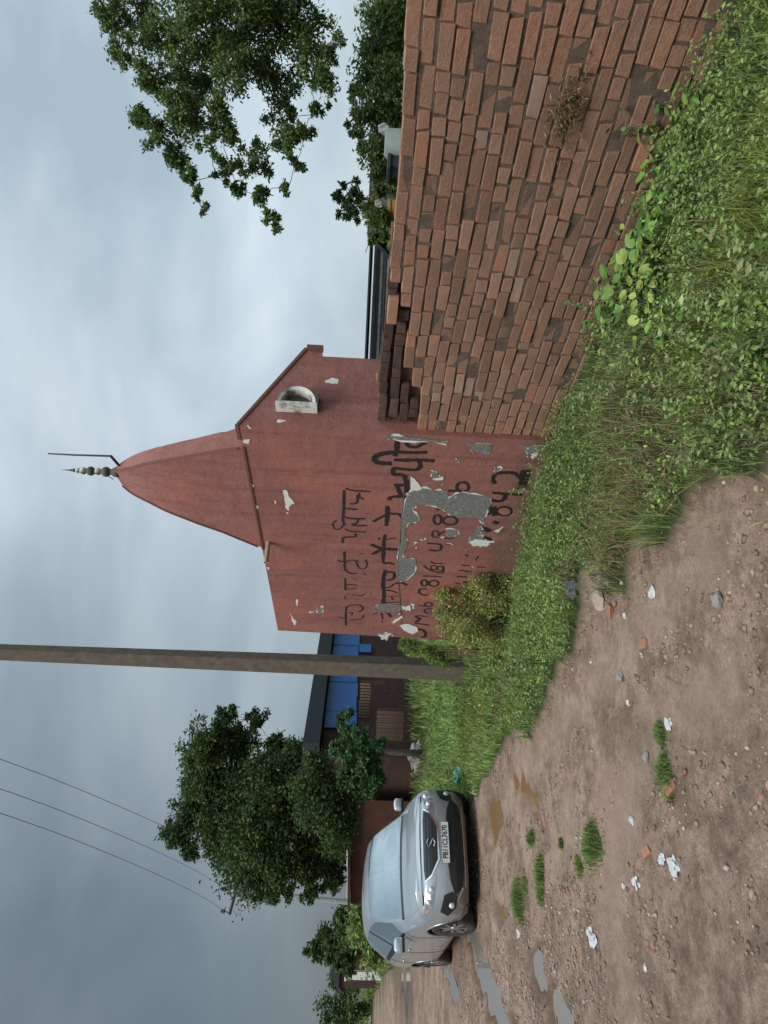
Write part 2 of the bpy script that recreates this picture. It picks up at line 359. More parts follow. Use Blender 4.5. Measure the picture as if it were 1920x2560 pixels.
def hz(x, y): return float(height(np.array([x]), np.array([y]))[0])
def axis(lo, hi, st, far, g=1.13):
    a = list(np.arange(lo, hi, st)); s = st; p = a[-1]
    while p < far: s *= g; p += s; a.append(p)
    s = st; p = a[0]; b = []
    while p > -far: s *= g; p -= s; b.append(p)
    return np.array(b[::-1]+a)
ax_ = axis(-7.5, 4.2, .035, 900); ay_ = axis(1.2, 12.5, .035, 900)
gx_, gy_ = np.meshgrid(ax_, ay_); hh = height(gx_, gy_)
V = np.stack([gx_, gy_, hh], -1).reshape(-1,3); nx = len(ax_); ny = len(ay_)
idx = np.arange(nx*ny).reshape(ny, nx)
Fq = np.stack([idx[:-1,:-1], idx[:-1,1:], idx[1:,1:], idx[1:,:-1]], -1).reshape(-1,4)
gm = gmask(gx_, gy_).astype(float).ravel(); pm = np.clip(pudmask(gx_, gy_)*25, 0, 1).ravel(); tn = np.stack([gm, pm, rut(gx_, gy_).ravel()], -1)
gmt = bpy.data.materials.new('earth'); gmt.use_nodes = True; t = gmt.node_tree; b = t.nodes['Principled BSDF']
tcn = N(t, 'ShaderNodeTexCoord')
def tnoise(sc, det=6, ro=.6, dist=0):
    n = N(t, 'ShaderNodeTexNoise'); n.inputs['Scale'].default_value = sc; n.inputs['Detail'].default_value = det; n.inputs['Roughness'].default_value = ro; n.inputs['Distortion'].default_value = dist
    t.links.new(tcn.outputs['Object'], n.inputs['Vector']); return n
def tmix(f, a, b_, ty='MIX'):
    n = N(t, 'ShaderNodeMix', data_type='RGBA', blend_type=ty)
    for k, v in ((0, f), (6, a), (7, b_)):
        if isinstance(v, (int, float)): n.inputs[k].default_value = v
        elif isinstance(v, tuple): n.inputs[k].default_value = (*v, 1)
        else: t.links.new(v, n.inputs[k])
    return n.outputs[2]
c1 = ramp(t, [(.33, (.235,.155,.112)), (.52, (.315,.222,.168)), (.70, (.40,.30,.235))], tnoise(1.3, 8, .65).outputs[0])
c2 = ramp(t, [(.36, (.50,.48,.46)), (.60, (1.06,1.04,1.02))], tnoise(14, 8, .75).outputs[0])
col = tmix(.85, c1.outputs[0], c2.outputs[0], 'MULTIPLY')
c3 = ramp(t, [(.42, (.60,.58,.56)), (.56, (1.1,1.1,1.1))], tnoise(85, 6, .8).outputs[0]); col = tmix(.75, col, c3.outputs[0], 'MULTIPLY')
c4 = ramp(t, [(.40, (.66,.62,.59)), (.55, (1.08,1.08,1.08))], tnoise(3.2, 6, .65, .8).outputs[0]); col = tmix(.8, col, c4.outputs[0], 'MULTIPLY')
pk = ramp(t, [(.55, 0), (.72, 1)], tnoise(.55, 3).outputs[0]); col = tmix(pk.outputs[0], col, (.33,.215,.17))
vo = N(t, 'ShaderNodeTexVoronoi'); vo.inputs['Scale'].default_value = 42; t.links.new(tcn.outputs['Object'], vo.inputs['Vector'])
peb = ramp(t, [(.10, 1), (.24, 0)], vo.outputs['Distance']); pz = ramp(t, [(.50, 0), (.60, 1)], tnoise(1.1, 4, .6, 1).outputs[0])
pf = N(t, 'ShaderNodeMath', operation='MULTIPLY'); t.links.new(peb.outputs[0], pf.inputs[0]); t.links.new(pz.outputs[0], pf.inputs[1])
pc = ramp(t, [(.2, (.12,.10,.09)), (.6, (.30,.26,.23)), (.9, (.42,.38,.35))], vo.outputs['Color']); col = tmix(pf.outputs[0], col, pc.outputs[0])
at = N(t, 'ShaderNodeAttribute', attribute_name='tone'); sp = N(t, 'ShaderNodeSeparateColor'); t.links.new(at.outputs['Color'], sp.inputs[0])
col = tmix(sp.outputs[2], col, tmix(.35, col, (.37,.275,.21)))
gc = ramp(t, [(.35, (.045,.040,.022)), (.62, (.055,.082,.022))], tnoise(5, 6).outputs[0])
col = tmix(sp.outputs[0], col, gc.outputs[0])
col = tmix(sp.outputs[1], col, (.11,.07,.045))
t.links.new(col, b.inputs['Base Color'])
rr = ramp(t, [(.4, .55), (.65, .95)], tnoise(2, 5).outputs[0]); t.links.new(rr.outputs[0], b.inputs['Roughness']); b.inputs['Specular IOR Level'].default_value = .35
bp = N(t, 'ShaderNodeBump'); bp.inputs['Strength'].default_value = .8; bp.inputs['Distance'].default_value = .028
t.links.new(tnoise(30, 10, .8).outputs[0], bp.inputs['Height']); t.links.new(bp.outputs[0], b.inputs['Normal'])
tag(fastmesh('ground', V, Fq, gmt, col=tn, smooth=True), kind='structure')
def watermat(name, base, rough):
    w = mat(name, base, rough, spec=.6); bb = w.node_tree.nodes['Principled BSDF']; bb.inputs['IOR'].default_value = 1.33; return w
WM = watermat('muddy_water', (.20,.115,.055), .10); WC = watermat('rain_water', (.20,.18,.16), .05)
bb = WC.node_tree.nodes['Principled BSDF']; bb.inputs['Specular IOR Level'].default_value = 1.0
for i, (a, b_, rx, ry, ro, dp) in enumerate(puds):
    xs = []; 
    for k in range(40):
        an = 2*math.pi*k/40; u = 1.15*rx*math.cos(an); v = 1.15*ry*math.sin(an)
        xs.append((a+u*math.cos(ro)-v*math.sin(ro), b_+u*math.sin(ro)+v*math.cos(ro)))
    hs = height(np.array([p[0] for p in xs]), np.array([p[1] for p in xs])); z = min(float(np.percentile(hs, 12)), hz(a, b_)+dp*1.4*.55)
    o = mesh('puddle', [(0,0,0)]+[(p[0]-a, p[1]-b_, 0) for p in xs], [(0, k+1, (k+1)%40+1) for k in range(40)], None, WM if i < NORG else WC)
    o.location = (a, b_, z); tag(o, kind='structure')

# ------------------------------------------------------------------ blades, leaves, stones (numpy builders)
def blades(name, pts, hts, wid, cols, parent=None, lean=.45, mt=None):
    n = len(pts); az = RNG.uniform(0, 2*math.pi, n); ln = RNG.uniform(.1, 1, n)*lean*hts
    side = np.stack([np.cos(az), np.sin(az), np.zeros(n)], -1); la = az+RNG.uniform(.8, 2.3, n); ld = np.stack([np.cos(la), np.sin(la), np.zeros(n)], -1)
    z = np.array([0,0,1.0]); w = wid[:,None] if hasattr(wid,'__len__') else wid
    b0 = pts - side*w*.5; b1 = pts + side*w*.5
    mid = pts + z*(hts*.55)[:,None] + ld*(ln*.3)[:,None]; m0 = mid-side*w*.38; m1 = mid+side*w*.38
    tip = pts + z*(hts*(1-.25*RNG.uniform(0,1,n)))[:,None] + ld*ln[:,None]
    V = np.stack([b0,b1,m0,m1,tip],1).reshape(-1,3); k = np.arange(n)[:,None]*5
    F = np.concatenate([k+[0,1,3], k+[0,3,2], k+[2,3,4]], 0)
    return fastmesh(name, V, F, mt or M['blade'], parent, np.repeat(cols, 5, 0))
def leaves(name, pts, size, cols, parent=None, droop=0.0, asp=.5):
    n = len(pts); d = RNG.normal(size=(n,3)); d[:,2] = d[:,2]*.6-droop; d /= np.linalg.norm(d,axis=1)[:,None]
    r_ = RNG.normal(size=(n,3)); s = np.cross(d, r_); s /= np.linalg.norm(s,axis=1)[:,None]; nn = np.cross(s, d)
    L = (size*RNG.uniform(.6,1.3,n))[:,None]
    a = pts; b_ = pts + d*L*.5 + s*L*asp*.5 + nn*L*.08; c = pts + d*L; e = pts + d*L*.5 - s*L*asp*.5 + nn*L*.08
    V = np.stack([a,b_,c,e],1).reshape(-1,3); k = np.arange(n)[:,None]*4
    F = np.concatenate([k+[0,1,2], k+[0,2,3]], 0)
    return fastmesh(name, V, F, M['leaf'], parent, np.repeat(cols, 4, 0))
def pick(cols, n, jit=.22, w=None):
    cols = np.array(cols); i = RNG.choice(len(cols), n, p=w)
    return cols[i]*RNG.uniform(1-jit, 1+jit, (n,1))
GREEN = [(.16,.25,.06),(.22,.31,.08),(.12,.19,.055),(.28,.35,.10),(.09,.15,.05)]
def blob(center, rad, n, squash=(1,1,1)):
    d = RNG.normal(size=(n,3)); d /= np.linalg.norm(d,axis=1)[:,None]
    r_ = rad*RNG.uniform(.15,1,n)**.55*RNG.uniform(.75,1.15,n)
    return np.array(center)+d*r_[:,None]*np.array(squash)
def rock(name, loc, dims, mt, rz=0, parent=None, sub=2, rough=.22, seed=0, sink=.3, tilt=0, flat=False):
    bm = bmesh.new(); bmesh.ops.create_icosphere(bm, subdivisions=sub, radius=1)
    for v in bm.verts:
        n = mnoise.noise(v.co*1.3+Vector((seed*3.1,seed,0))); n2 = mnoise.noise(v.co*3.1+Vector((seed,7,seed)))
        v.co *= 1+rough*1.6*n+rough*.7*n2
        if flat: v.co.z = max(-.5, min(.5, v.co.z*1.6))
        v.co.x = round(v.co.x*3)/3*.35+v.co.x*.65; v.co.y = round(v.co.y*3)/3*.35+v.co.y*.65
        v.co = Vector((v.co.x*dims[0]/2, v.co.y*dims[1]/2, v.co.z*dims[2]/2))
    me = bpy.data.meshes.new(name); bm.to_mesh(me); bm.free()
    o = link(name, me, parent, mt); o.location = (loc[0], loc[1], loc[2]+dims[2]*(.5-sink)); o.rotation_euler = (tilt, 0, rz)
    return o

# ================================================================== TEMPLE
ZT = onwall(602,1060)[1]                                   # top of the wall, about 2.9 m
ZT = (onwall(602,1060)[1]+onwall(691,1576)[1])/2
temple = empty('temple', mw=MW); tag(temple, 'small red painted brick shrine with a curved pointed spire, black writing on its flaking wall', 'temple')
def L(s, t, z): return Vector((-float(s), float(t), float(z)))                   # wall coordinates -> temple's own axes
tB, zB = onside(770, 873); tC, zC = onside(806, 874); tE, zE = onside(919, 896)
mb = MB()                                                   # outline of the right-hand side, carried along the whole length
prof = [(0,-.3), (0,ZT), (.03,ZT), (tB,zB), (tB+.015,zC), (tE-.005,zC-.01), (tE,-.3)]
sL, sLb = onwall(691,1576)[0], onwall(691,1576)[0]+.13
v = [L(0,t_,z_) for t_,z_ in prof] + [L(sL if z_ > 1 else sLb, t_, z_) for t_,z_ in prof]; n = len(prof)
mb.add(v, [tuple(range(n)), tuple(range(n,2*n))[::-1]] + [(i, n+i, n+(i+1)%n, (i+1)%n) for i in range(n)])
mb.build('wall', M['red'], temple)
# coping strip along the sloping parapet and along the roof edge
mb = MB(); a = L(-.012,-.006,ZT+.002); b2 = L(-.012,tB,zB+.002)
mb.prism([a, b2, b2+Vector((0,.012,.03)), a+Vector((0,0,.03))], (-.20,0,0)); mb.build('coping', M['red_edge'], temple)
mb = MB(); mb.box(L(-.01, tC+.0, (zC+zB)/2), (.06,.04,abs(zB-zC)+.02)); mb.build('parapet_stop', M['red_edge'], temple)
# spire: ridges measured on the front, an eight-sided plan behind
def ip(pts, z):
    pts = sorted(pts, key=lambda p: p[1]); return float(np.interp(z, [p[1] for p in pts], [p[0] for p in pts]))
FRp = [(607,1120),(554,1126),(498,1135),(442,1145),(390,1154),(356,1161),(318,1171),(290,1177)]
FLp = [(653,1369),(554,1328),(507,1312),(460,1294),(415,1276),(374,1255),(345,1241),(322,1227),(303,1210),(290,1190)]
def tF(k): return .10*k + .20*k**4
zap = onwall(284,1180,.28)[1]
def conv(pts):
    o = []
    for x_, y_ in pts:
        k = 0
        for _ in range(6):
            s_, z_ = onwall(x_, y_, tF(k)); k = max(0, min(1, (z_-ZT)/(zap-ZT)))
        o.append((s_, z_))
    return o
FR, FL = conv(FRp), conv(FLp)
BRp = [(600,1070),(498,1094),(440,1107),(389,1119),(350,1131),(325,1142),(303,1156),(288,1170)]
sp_rows = []; NZ = 26
def outline_t(z, s):                                        # depth at which the photo's right outline passes this height
    best = None
    for i in range(len(BRp)-1):
        for q in np.linspace(0,1,12):
            x_ = BRp[i][0]*(1-q)+BRp[i+1][0]*q; y_ = BRp[i][1]*(1-q)+BRp[i+1][1]*q
            t_, z_ = onside(x_, y_, s)
            if best is None or abs(z_-z) < best[0]: best = (abs(z_-z), t_)
    return best[1]
for i in range(NZ):
    k = i/(NZ-1); z = ZT-.03+(zap-ZT+.03)*(1-(1-k)**1.25)
    kk = max(0,(z-ZT)/(zap-ZT)); tf = tF(kk); sr = ip(FR, z); sl_ = ip(FL, z); sr = min(sr, sl_-.05)
    w_ = sl_-sr; tr = max(tf+.02, min(tf+.30, outline_t(z, sr))); dp = max(.06, .46*w_); c_ = (sr+sl_)/2
    ch = min(w_*.36, dp)
    sp_rows.append([(sl_,tf),(sr,tf),(sr,tr),(sr+ch*.9,max(tr+.01,tr+dp*.55)),(sl_-ch*.9,max(tr+.01,tr+dp*.55)),(sl_,tr),z])
v = []; f = []
for row in sp_rows:
    z = row[-1]
    v += [L(s_,t_,z) for s_,t_ in row[:-1]]
for i in range(NZ-1):
    for k in range(6): f.append((i*6+k, i*6+(k+1)%6, (i+1)*6+(k+1)%6, (i+1)*6+k))
f.append(tuple(range((NZ-1)*6, NZ*6)))
mesh('spire', v, f, temple, M['red'])
# weathered seams that run up the two ridges
for nm, side in (('ridge_seam',1),('ridge_seam',0)):
    mb = MB(); mb.tube([L(r_[side][0]+(-.004 if side else .004), r_[side][1]-.002, r_[-1]) for r_ in sp_rows[1:-1]], [.013]*(NZ-2), 5); mb.build(nm, M['red_edge'], temple)
mb = MB(); r0 = sp_rows[0]; mb.box(L((r0[0][0]+r0[1][0])/2, -.004, ZT-.006), (r0[0][0]-r0[1][0]+.05,.016,.022)); mb.build('base_seam', M['red_edge'], temple)
# finial
ft = sp_rows[-1]; cx = (ft[0][0]+ft[1][0])/2; ct = ft[0][1]+.02
top = L(cx, ct, zap)
fin = empty('finial', top); fin.parent = temple
mb = MB(); mb.lathe([(.055,-.02),(.05,.02),(.03,.05),(.024,.08)], 12); mb.build('neck', M['moss'], fin, True)
zc = .0; cur = .02
for r_, dy in ((.055,.105),(.040,.188),(.050,.265),(.040,.342),(.028,.398),(.020,.44)):
    mb = MB(); mb.lathe([(.012,-r_*.95),(r_*.6,-r_*.8),(r_*.96,-r_*.3),(r_,.05*r_),(r_*.85,r_*.5),(r_*.45,r_*.85),(.012,r_*.97)], 14); o = mb.build('bead', M['whitewash'] if r_ in (.040,.028) else M['moss'], fin, True); o.location = (0,0,dy)
mb = MB(); mb.lathe([(.012,.06),(.012,.46),(.006,.50),(.001,.58)], 8); mb.build('rod', M['iron'], fin, True)
# iron bracket with upright flag rod
bs, bz = onwall(290,1163,ct); b1s, b1z = onwall(277,1140,ct); pz2s, pz2 = onwall(120,1134,ct)
mb = MB(); mb.tube([L(bs,ct,bz-.03), L(b1s,ct,b1z)], .016, 6); mb.build('bracket', M['iron'], temple)
mb = MB(); mb.tube([L(b1s,ct,b1z-.01), L(onwall(185,1137.5,ct)[0],ct,onwall(185,1137.5,ct)[1]), L(pz2s,ct,pz2)], [.011,.009,.007], 6); mb.build('flag_rod', M['iron'], temple)
mb = MB(); mb.tube([top+Vector((-.03,-.02,.10)), top+Vector((-.09,-.03,.045))], .004, 4); mb.build('loose_wire', M['iron'], temple)
# drain spout at the roof's left part
s_, z_ = onwall(671,1354); a = L(s_,.06,z_); bpt = a + (Vector((0,-1,0))*.30 + Vector((-.06,0,.005)))
mb = MB(); mb.tube([a, bpt], [.026,.026], 12, False); mb.tube([a+Vector((0,0,0)), bpt+Vector((0,.02,0))], [.017,.017], 10); mb.build('drain_spout', M['pipe'], temple, True)
# vent on the right-hand side: whitewashed arched hood
tv0, zv1 = onside(695, 1024); zv0 = onside(790,1026)[1]; tvw = .20
vent = empty('vent', L(0, tv0, (zv0+zv1)/2)); vent.parent = temple
hh_ = (zv1-zv0)/2; D_ = .11
arc = [(0,hh_)] + [(tvw*math.sin(a), hh_*math.cos(a)) for a in np.linspace(.25, math.pi-.25, 12)] + [(0,-hh_)]
arc_in = [(.022,hh_*.82)] + [(.022+(tvw-.05)*math.sin(a), hh_*.82*math.cos(a)) for a in np.linspace(.25, math.pi-.25, 12)] + [(.022,-hh_*.82)]
n = len(arc); v = [Vector((D_, y_, z_)) for y_, z_ in arc]+[Vector((D_-.012, y_, z_)) for y_, z_ in arc_in]+[Vector((0, y_, z_)) for y_, z_ in arc]+[Vector((.01, y_, z_)) for y_, z_ in arc_in]
f = []
for i in range(n):
    j = (i+1)%n; f += [(i,j,n+j,n+i), (i,2*n+i,2*n+j,j), (n+i,n+j,3*n+j,3*n+i)]
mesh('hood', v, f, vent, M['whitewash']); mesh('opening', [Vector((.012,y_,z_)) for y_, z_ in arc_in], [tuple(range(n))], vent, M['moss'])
mb = MB(); mb.box((D_/2, -.012, 0), (D_+.01,.024,hh_*2+.03)); mb.build('side_slab', M['whitewash'], vent)
mb = MB(); mb.box((D_/2, .08, -hh_-.012), (D_,.16,.02)); mb.build('sill', M['moss'], vent)

# flaking plaster: white primer rims and grey cement beds on the painted wall
def jag(pts, amp, sub=4):
    o = []
    n = len(pts)
    for i in range(n):
        a, b_ = pts[i], pts[(i+1)%n]
        for k in range(sub):
            q = k/sub; x_ = a[0]*(1-q)+b_[0]*q; y_ = a[1]*(1-q)+b_[1]*q
            o.append((x_+random.uniform(-amp,amp), y_+random.uniform(-amp,amp)))
    return o
def patch(name, pts, o_, sc, mt, off, amp=5, grow=0, side=False):
    if grow:
        n = len(pts); ar = sum(pts[i][0]*pts[(i+1)%n][1]-pts[(i+1)%n][0]*pts[i][1] for i in range(n)); sg = 1 if ar > 0 else -1
        pts = jag(pts, 1, 3); n = len(pts); g_ = []
        for i in range(n):
            a_ = Vector(pts[i-2]); b_ = Vector(pts[(i+2)%n]); d = (b_-a_).normalized(); k = sg*grow*random.choice((-.4,-.2,.1,.3,.8,1.5))
            g_.append((pts[i][0]+d.y*k, pts[i][1]-d.x*k))
        pts = g_
    jp = jag(pts, amp, 2 if grow else 5)
    if side: v = [Vector((off, *onside(o_[0]+p[0]*sc, o_[1]+p[1]*sc))) for p in jp]
    else: v = [L(*(lambda q: (q[0], -off, q[1]))(onwall(o_[0]+p[0]*sc, o_[1]+p[1]*sc))) for p in jp]
    tr = tessellate_polygon([[Vector((p.y, p.z, 0)) if side else Vector((p.x, p.z, 0)) for p in v]])
    return mesh(name, v, [tuple(q) for q in tr], temple, mt)
C3 = ((780,1060), .3858); C2 = ((180,840), .3737); C6 = ((600,840), .217)
grey = [[(635,440),(700,410),(830,430),(880,430),(880,480),(960,440),(1020,450),(1150,470),(1160,520),(1130,560),(1110,640),(1060,600),(960,605),(900,590),(860,560),(800,530),(680,520),(650,560),(690,600),(690,630),(620,640),(600,700),(620,770),(600,830),(580,860),(680,880),(660,960),(610,1010),(560,1020),(545,960),(555,860),(575,760),(580,620),(605,500),(620,450)],
 [(770,300),(800,310),(845,350),(830,368),(780,345)], [(870,680),(940,680),(950,720),(880,730)], [(1080,660),(1020,740),(1035,775),(1090,790),(1150,770),(1110,740),(1090,700),(1105,670)],
 [(470,72),(560,77),(720,92),(880,112),(870,125),(740,112),(500,95)], [(1010,122),(1170,127),(1150,190),(1030,175)], [(1350,132),(1540,142),(1430,192),(1380,183)],
 [(440,1165),(560,1170),(600,1190),(560,1210),(450,1210),(390,1190)], [(920,225),(960,228),(950,245),(925,240)], [(1180,280),(1225,285),(1210,300),(1180,298)], [(30,1185),(70,1188),(65,1215),(35,1212)], [(440,1350),(500,1360),(480,1392),(445,1385)]]
white = [[(640,335),(690,380),(715,412),(700,425),(640,432)], [(1170,690),(1240,660),(1205,700)], [(1340,420),(1385,410),(1360,445)], [(1415,205),(1470,180),(1430,230)], [(580,1180),(640,1175),(640,1210),(590,1200)],
 [(565,1300),(610,1290),(680,1310),(690,1340),(650,1362),(600,1340)], [(510,1280),(580,1240),(592,1250),(530,1290)], [(430,1365),(520,1352),(470,1392)], [(780,350),(850,340),(850,358),(800,362)], [(820,728),(860,722),(850,738)], [(1010,760),(1060,745),(1185,755),(1130,792),(1040,782)], [(700,740),(725,748),(700,752)], [(660,760),(690,765),(670,775)], [(1035,918),(1055,922),(1040,930)], [(640,1165),(665,1160),(660,1185)], [(870,770),(905,765),(900,778)]]
for g_ in grey:
    patch('primer_patch', g_, *C3, M['primer'], .003, 2, 9); patch('cement_patch', g_, *C3, M['cement'], .005, 2.2)
random.seed(21)
for k in range(46):
    g_ = random.choice(grey+white); p_ = random.choice(g_); a_ = p_[0]+random.gauss(0,16); b_ = p_[1]+random.gauss(0,20); r_ = random.uniform(2.5,9)
    if onwall(C3[0][0]+a_*C3[1], C3[0][1]+b_*C3[1])[0] < .05 or b_ > 1395: continue
    patch('primer_patch' if k % 3 else 'cement_patch', [(a_+r_*random.uniform(.5,1.6)*math.cos(t_), b_+r_*random.uniform(.4,1)*math.sin(t_)) for t_ in (0,1.2,2.3,3.5,4.9)], *C3, M['primer'] if k % 3 else M['cement'], .0072, .8)
for g_ in white: patch('primer_patch', g_, *C3, M['primer'], .007, 4)
for g_ in [[(1410,1030),(1440,1030),(1450,1070),(1490,1115),(1450,1140),(1450,1170),(1430,1150),(1420,1080)], [(1165,590),(1205,618),(1185,618)], [(1150,690),(1190,690),(1180,722),(1145,712)], [(1200,990),(1220,995),(1210,1020)], [(1215,1125),(1255,1140),(1235,1158)], [(1498,1760),(1512,1762),(1510,1802),(1500,1800)], [(1460,1850),(1480,1890),(1502,1910),(1490,1942),(1472,1900)], [(1585,1838),(1620,1845),(1588,1852)], [(1300,1545),(1325,1550),(1315,1565)], [(1355,1100),(1370,1105),(1360,1125)], [(1430,1175),(1450,1180),(1440,1192)]]:
    patch('primer_patch', g_, *C2, M['primer'], .003, 3)
patch('primer_patch', [(975,520),(1060,480),(1140,510),(1120,550),(1000,545)], *C6, M['primer'], .003, 6, 0, True)
patch('primer_patch', [(430,965),(545,975),(480,1000),(430,1005)], *C6, M['primer'], .003, 5, 0, True)
patch('primer_patch', [(1560,420),(1590,430),(1590,540),(1570,500)], *C6, M['ochre'], .003, 4, 0, True)
# the long crack of the plinth
crk = [(1011,1214),(1008,1260),(1003,1300),(1000,1350),(995,1407),(996,1450),(1000,1500),(1004,1560)]
mb = MB(); mb.tube([L(*(lambda q: (q[0], -.001, q[1]))(onwall(*c))) for c in crk], [.006]*8, 5); mb.build('plinth_crack', M['moss'], temple)

# writing, brushed and sprayed: each stroke follows the hand that wrote it
def smooth_path(p, n=6):
    if len(p) < 3: return p
    q = [p[0]]+list(p)+[p[-1]]; o = []
    for i in range(1, len(q)-2):
        a, b_, c, d = (np.array(q[i+k], float) for k in (-1,0,1,2))
        for k in range(n):
            t_ = k/n; o.append(tuple(.5*((2*b_)+(-a+c)*t_+(2*a-5*b_+4*c-d)*t_**2+(-a+3*b_-3*c+d)*t_**3)))
    o.append(tuple(p[-1])); return o
def ell(cx_, cy_, rx, ry): return [(cx_+rx*math.cos(a), cy_+ry*math.sin(a)) for a in np.linspace(0, 2*math.pi, 11)]
def writing(name, strokes, mt, label, off=.0016):
    par = bpy.data.objects.new(name, None); C.objects.link(par); par.parent = temple; par['label'] = label
    for (o_, sc), pts, w in strokes:
        v = []; f = []
        pp = smooth_path(pts, 8)
        q = [onwall(o_[0]+x_*sc, o_[1]+y_*sc) for x_, y_ in pp]
        ww = w*sc*.0046*1.6
        for i, (s_, z_) in enumerate(q):
            a = q[max(0,i-1)]; b_ = q[min(len(q)-1,i+1)]; d = Vector((b_[0]-a[0], b_[1]-a[1]))
            if d.length < 1e-6: d = Vector((1,0))
            d.normalize(); nn = Vector((-d.y, d.x)); e = (.72 if i in (0,len(q)-1) else 1)*(1+random.uniform(-.22,.18))
            for k in (-.5,.5): v.append(L(s_+nn.x*ww*k*e, -off, z_+nn.y*ww*k*e))
        for i in range(len(q)-1): f.append((2*i, 2*i+1, 2*i+3, 2*i+2))
        off += .00002
        mesh('brush_stroke', v, f, par, mt)
T1 = ((820,1200),.1085); T2 = ((820,1380),.1085); T3 = ((900,1080),.1326); T4 = ((1000,1240),.12055); T5 = ((920,1400),.1326); T6 = ((1120,1160),.1326); T7 = ((1100,1340),.12055)
l1 = [(T1,[(400,190),(550,235),(700,250),(985,265)],35),(T1,[(370,230),(365,650),(345,850),(350,960),(390,1040)],40),(T1,[(690,330),(680,470),(640,530),(500,550)],35),(T1,[(720,290),(730,380),(820,450)],30),
(T1,[(360,650),(500,660),(680,680)],35),(T1,[(350,840),(500,880),(700,890),(860,885)],40),(T1,[(700,900),(650,1000),(540,1010)],35),(T1,[(540,1030),(700,1050),(910,1050)],40),
(T1,[(200,930),(120,1000),(150,1120),(260,1130),(340,1060),(370,980)],28),(T1,[(390,1120),(520,1180),(700,1190),(880,1200)],35),(T1,[(620,1230),(640,1300),(480,1310),(360,1330),(335,1400),(350,1450)],38),(T1,[(385,1640),(385,1843)],35),
(T2,[(380,0),(385,200),(390,380),(440,450),(520,490),(680,490)],40),(T2,[(220,180),(280,215),(370,205)],35),(T2,[(430,240),(500,190),(600,190),(650,230),(700,340),(790,395),(880,350),(900,270),(860,170)],30),(T2,[(650,230),(690,180)],26),(T2,[(720,40),(830,40)],22),
(T2,[(790,490),(900,530)],25),(T2,[(395,600),(400,880)],50),(T2,[(420,750),(580,750),(700,770)],30),(T2,[(550,600),(680,650)],20),(T2,[(420,850),(580,850),(650,840)],30),(T2,[(430,970),(500,960)],28),(T2,[(560,990),(680,990),(760,1010),(850,960)],30),(T2,[(975,930),(1005,932)],34),(T2,[(390,1000),(395,1090)],22),
(T2,[(690,1380),(780,1340),(800,1280),(740,1230),(600,1215),(470,1240),(420,1300),(410,1500),(410,1690)],38),(T2,[(200,1500),(300,1510),(400,1540)],25),(T2,[(480,1390),(560,1400),(540,1460)],30),(T2,[(800,1440),(820,1470),(760,1540),(500,1560)],28),(T2,[(640,1650),(840,1660)],22)]
l2 = [(T3,[(740,110),(710,140),(690,350),(660,460)],50),(T3,[(700,150),(880,165),(880,220),(940,270),(1060,280),(1150,240),(1250,190)],42),(T3,[(700,370),(900,385),(1100,385),(1270,380)],48),(T3,[(660,380),(500,395),(350,430),(270,500),(330,570),(480,590),(600,590)],62),
(T3,[(640,520),(900,530),(1150,525),(1410,545)],52),(T3,[(1110,540),(1140,620),(1090,700),(950,710),(650,685),(625,740),(640,800),(760,800),(900,850)],48),(T3,[(830,850),(880,950),(890,1050),(880,1150)],50),(T3,[(640,990),(760,1000),(880,1000)],48),(T3,[(700,1020),(740,1120),(790,1220)],48),
(T3,[(540,1280),(600,1220),(780,1215),(860,1240)],46),(T3,[(510,1390),(520,1500),(510,1659)],52),(T3,[(540,1530),(640,1540),(720,1540),(800,1620)],36),(T1,[(1350,800),(1200,870),(1040,960)],48),(T1,[(1370,600),(1370,800),(1340,1060)],58),(T1,[(1150,1350),(1210,1350)],90),
(T1,[(990,1480),(1150,1550),(1260,1590),(1400,1590),(1600,1600)],68),(T1,[(1010,1710),(1120,1660),(1220,1600)],64),(T1,[(1320,1250),(1290,1400),(1280,1600),(1270,1843)],54),(T1,[(1350,1370),(1480,1340),(1560,1345)],26),
(T2,[(1280,0),(1280,240),(1400,250),(1530,280)],48),(T2,[(1320,410),(1280,600),(1270,800),(1290,950),(1270,1180)],64),(T2,[(1320,460),(1500,470),(1530,560),(1480,630),(1330,650)],48),(T2,[(1290,830),(1430,800),(1520,740)],40),(T2,[(1330,870),(1480,900),(1600,940)],40),
(T2,[(1290,1010),(1659,1020)],38),(T2,[(1460,1030),(1500,1100)],44),(T2,[(1290,1160),(1659,1150)],46),(T2,[(1230,1330),(1659,1340)],52),(T2,[(1020,1440),(1150,1390)],42),(T2,[(1020,1290),(1160,1330)],38),(T2,[(1230,1400),(1260,1540)],42),(T2,[(1380,1400),(1460,1500)],66),(T2,[(1240,1550),(1250,1640)],20),(T5,[(500,440),(650,430),(730,480)],42)]
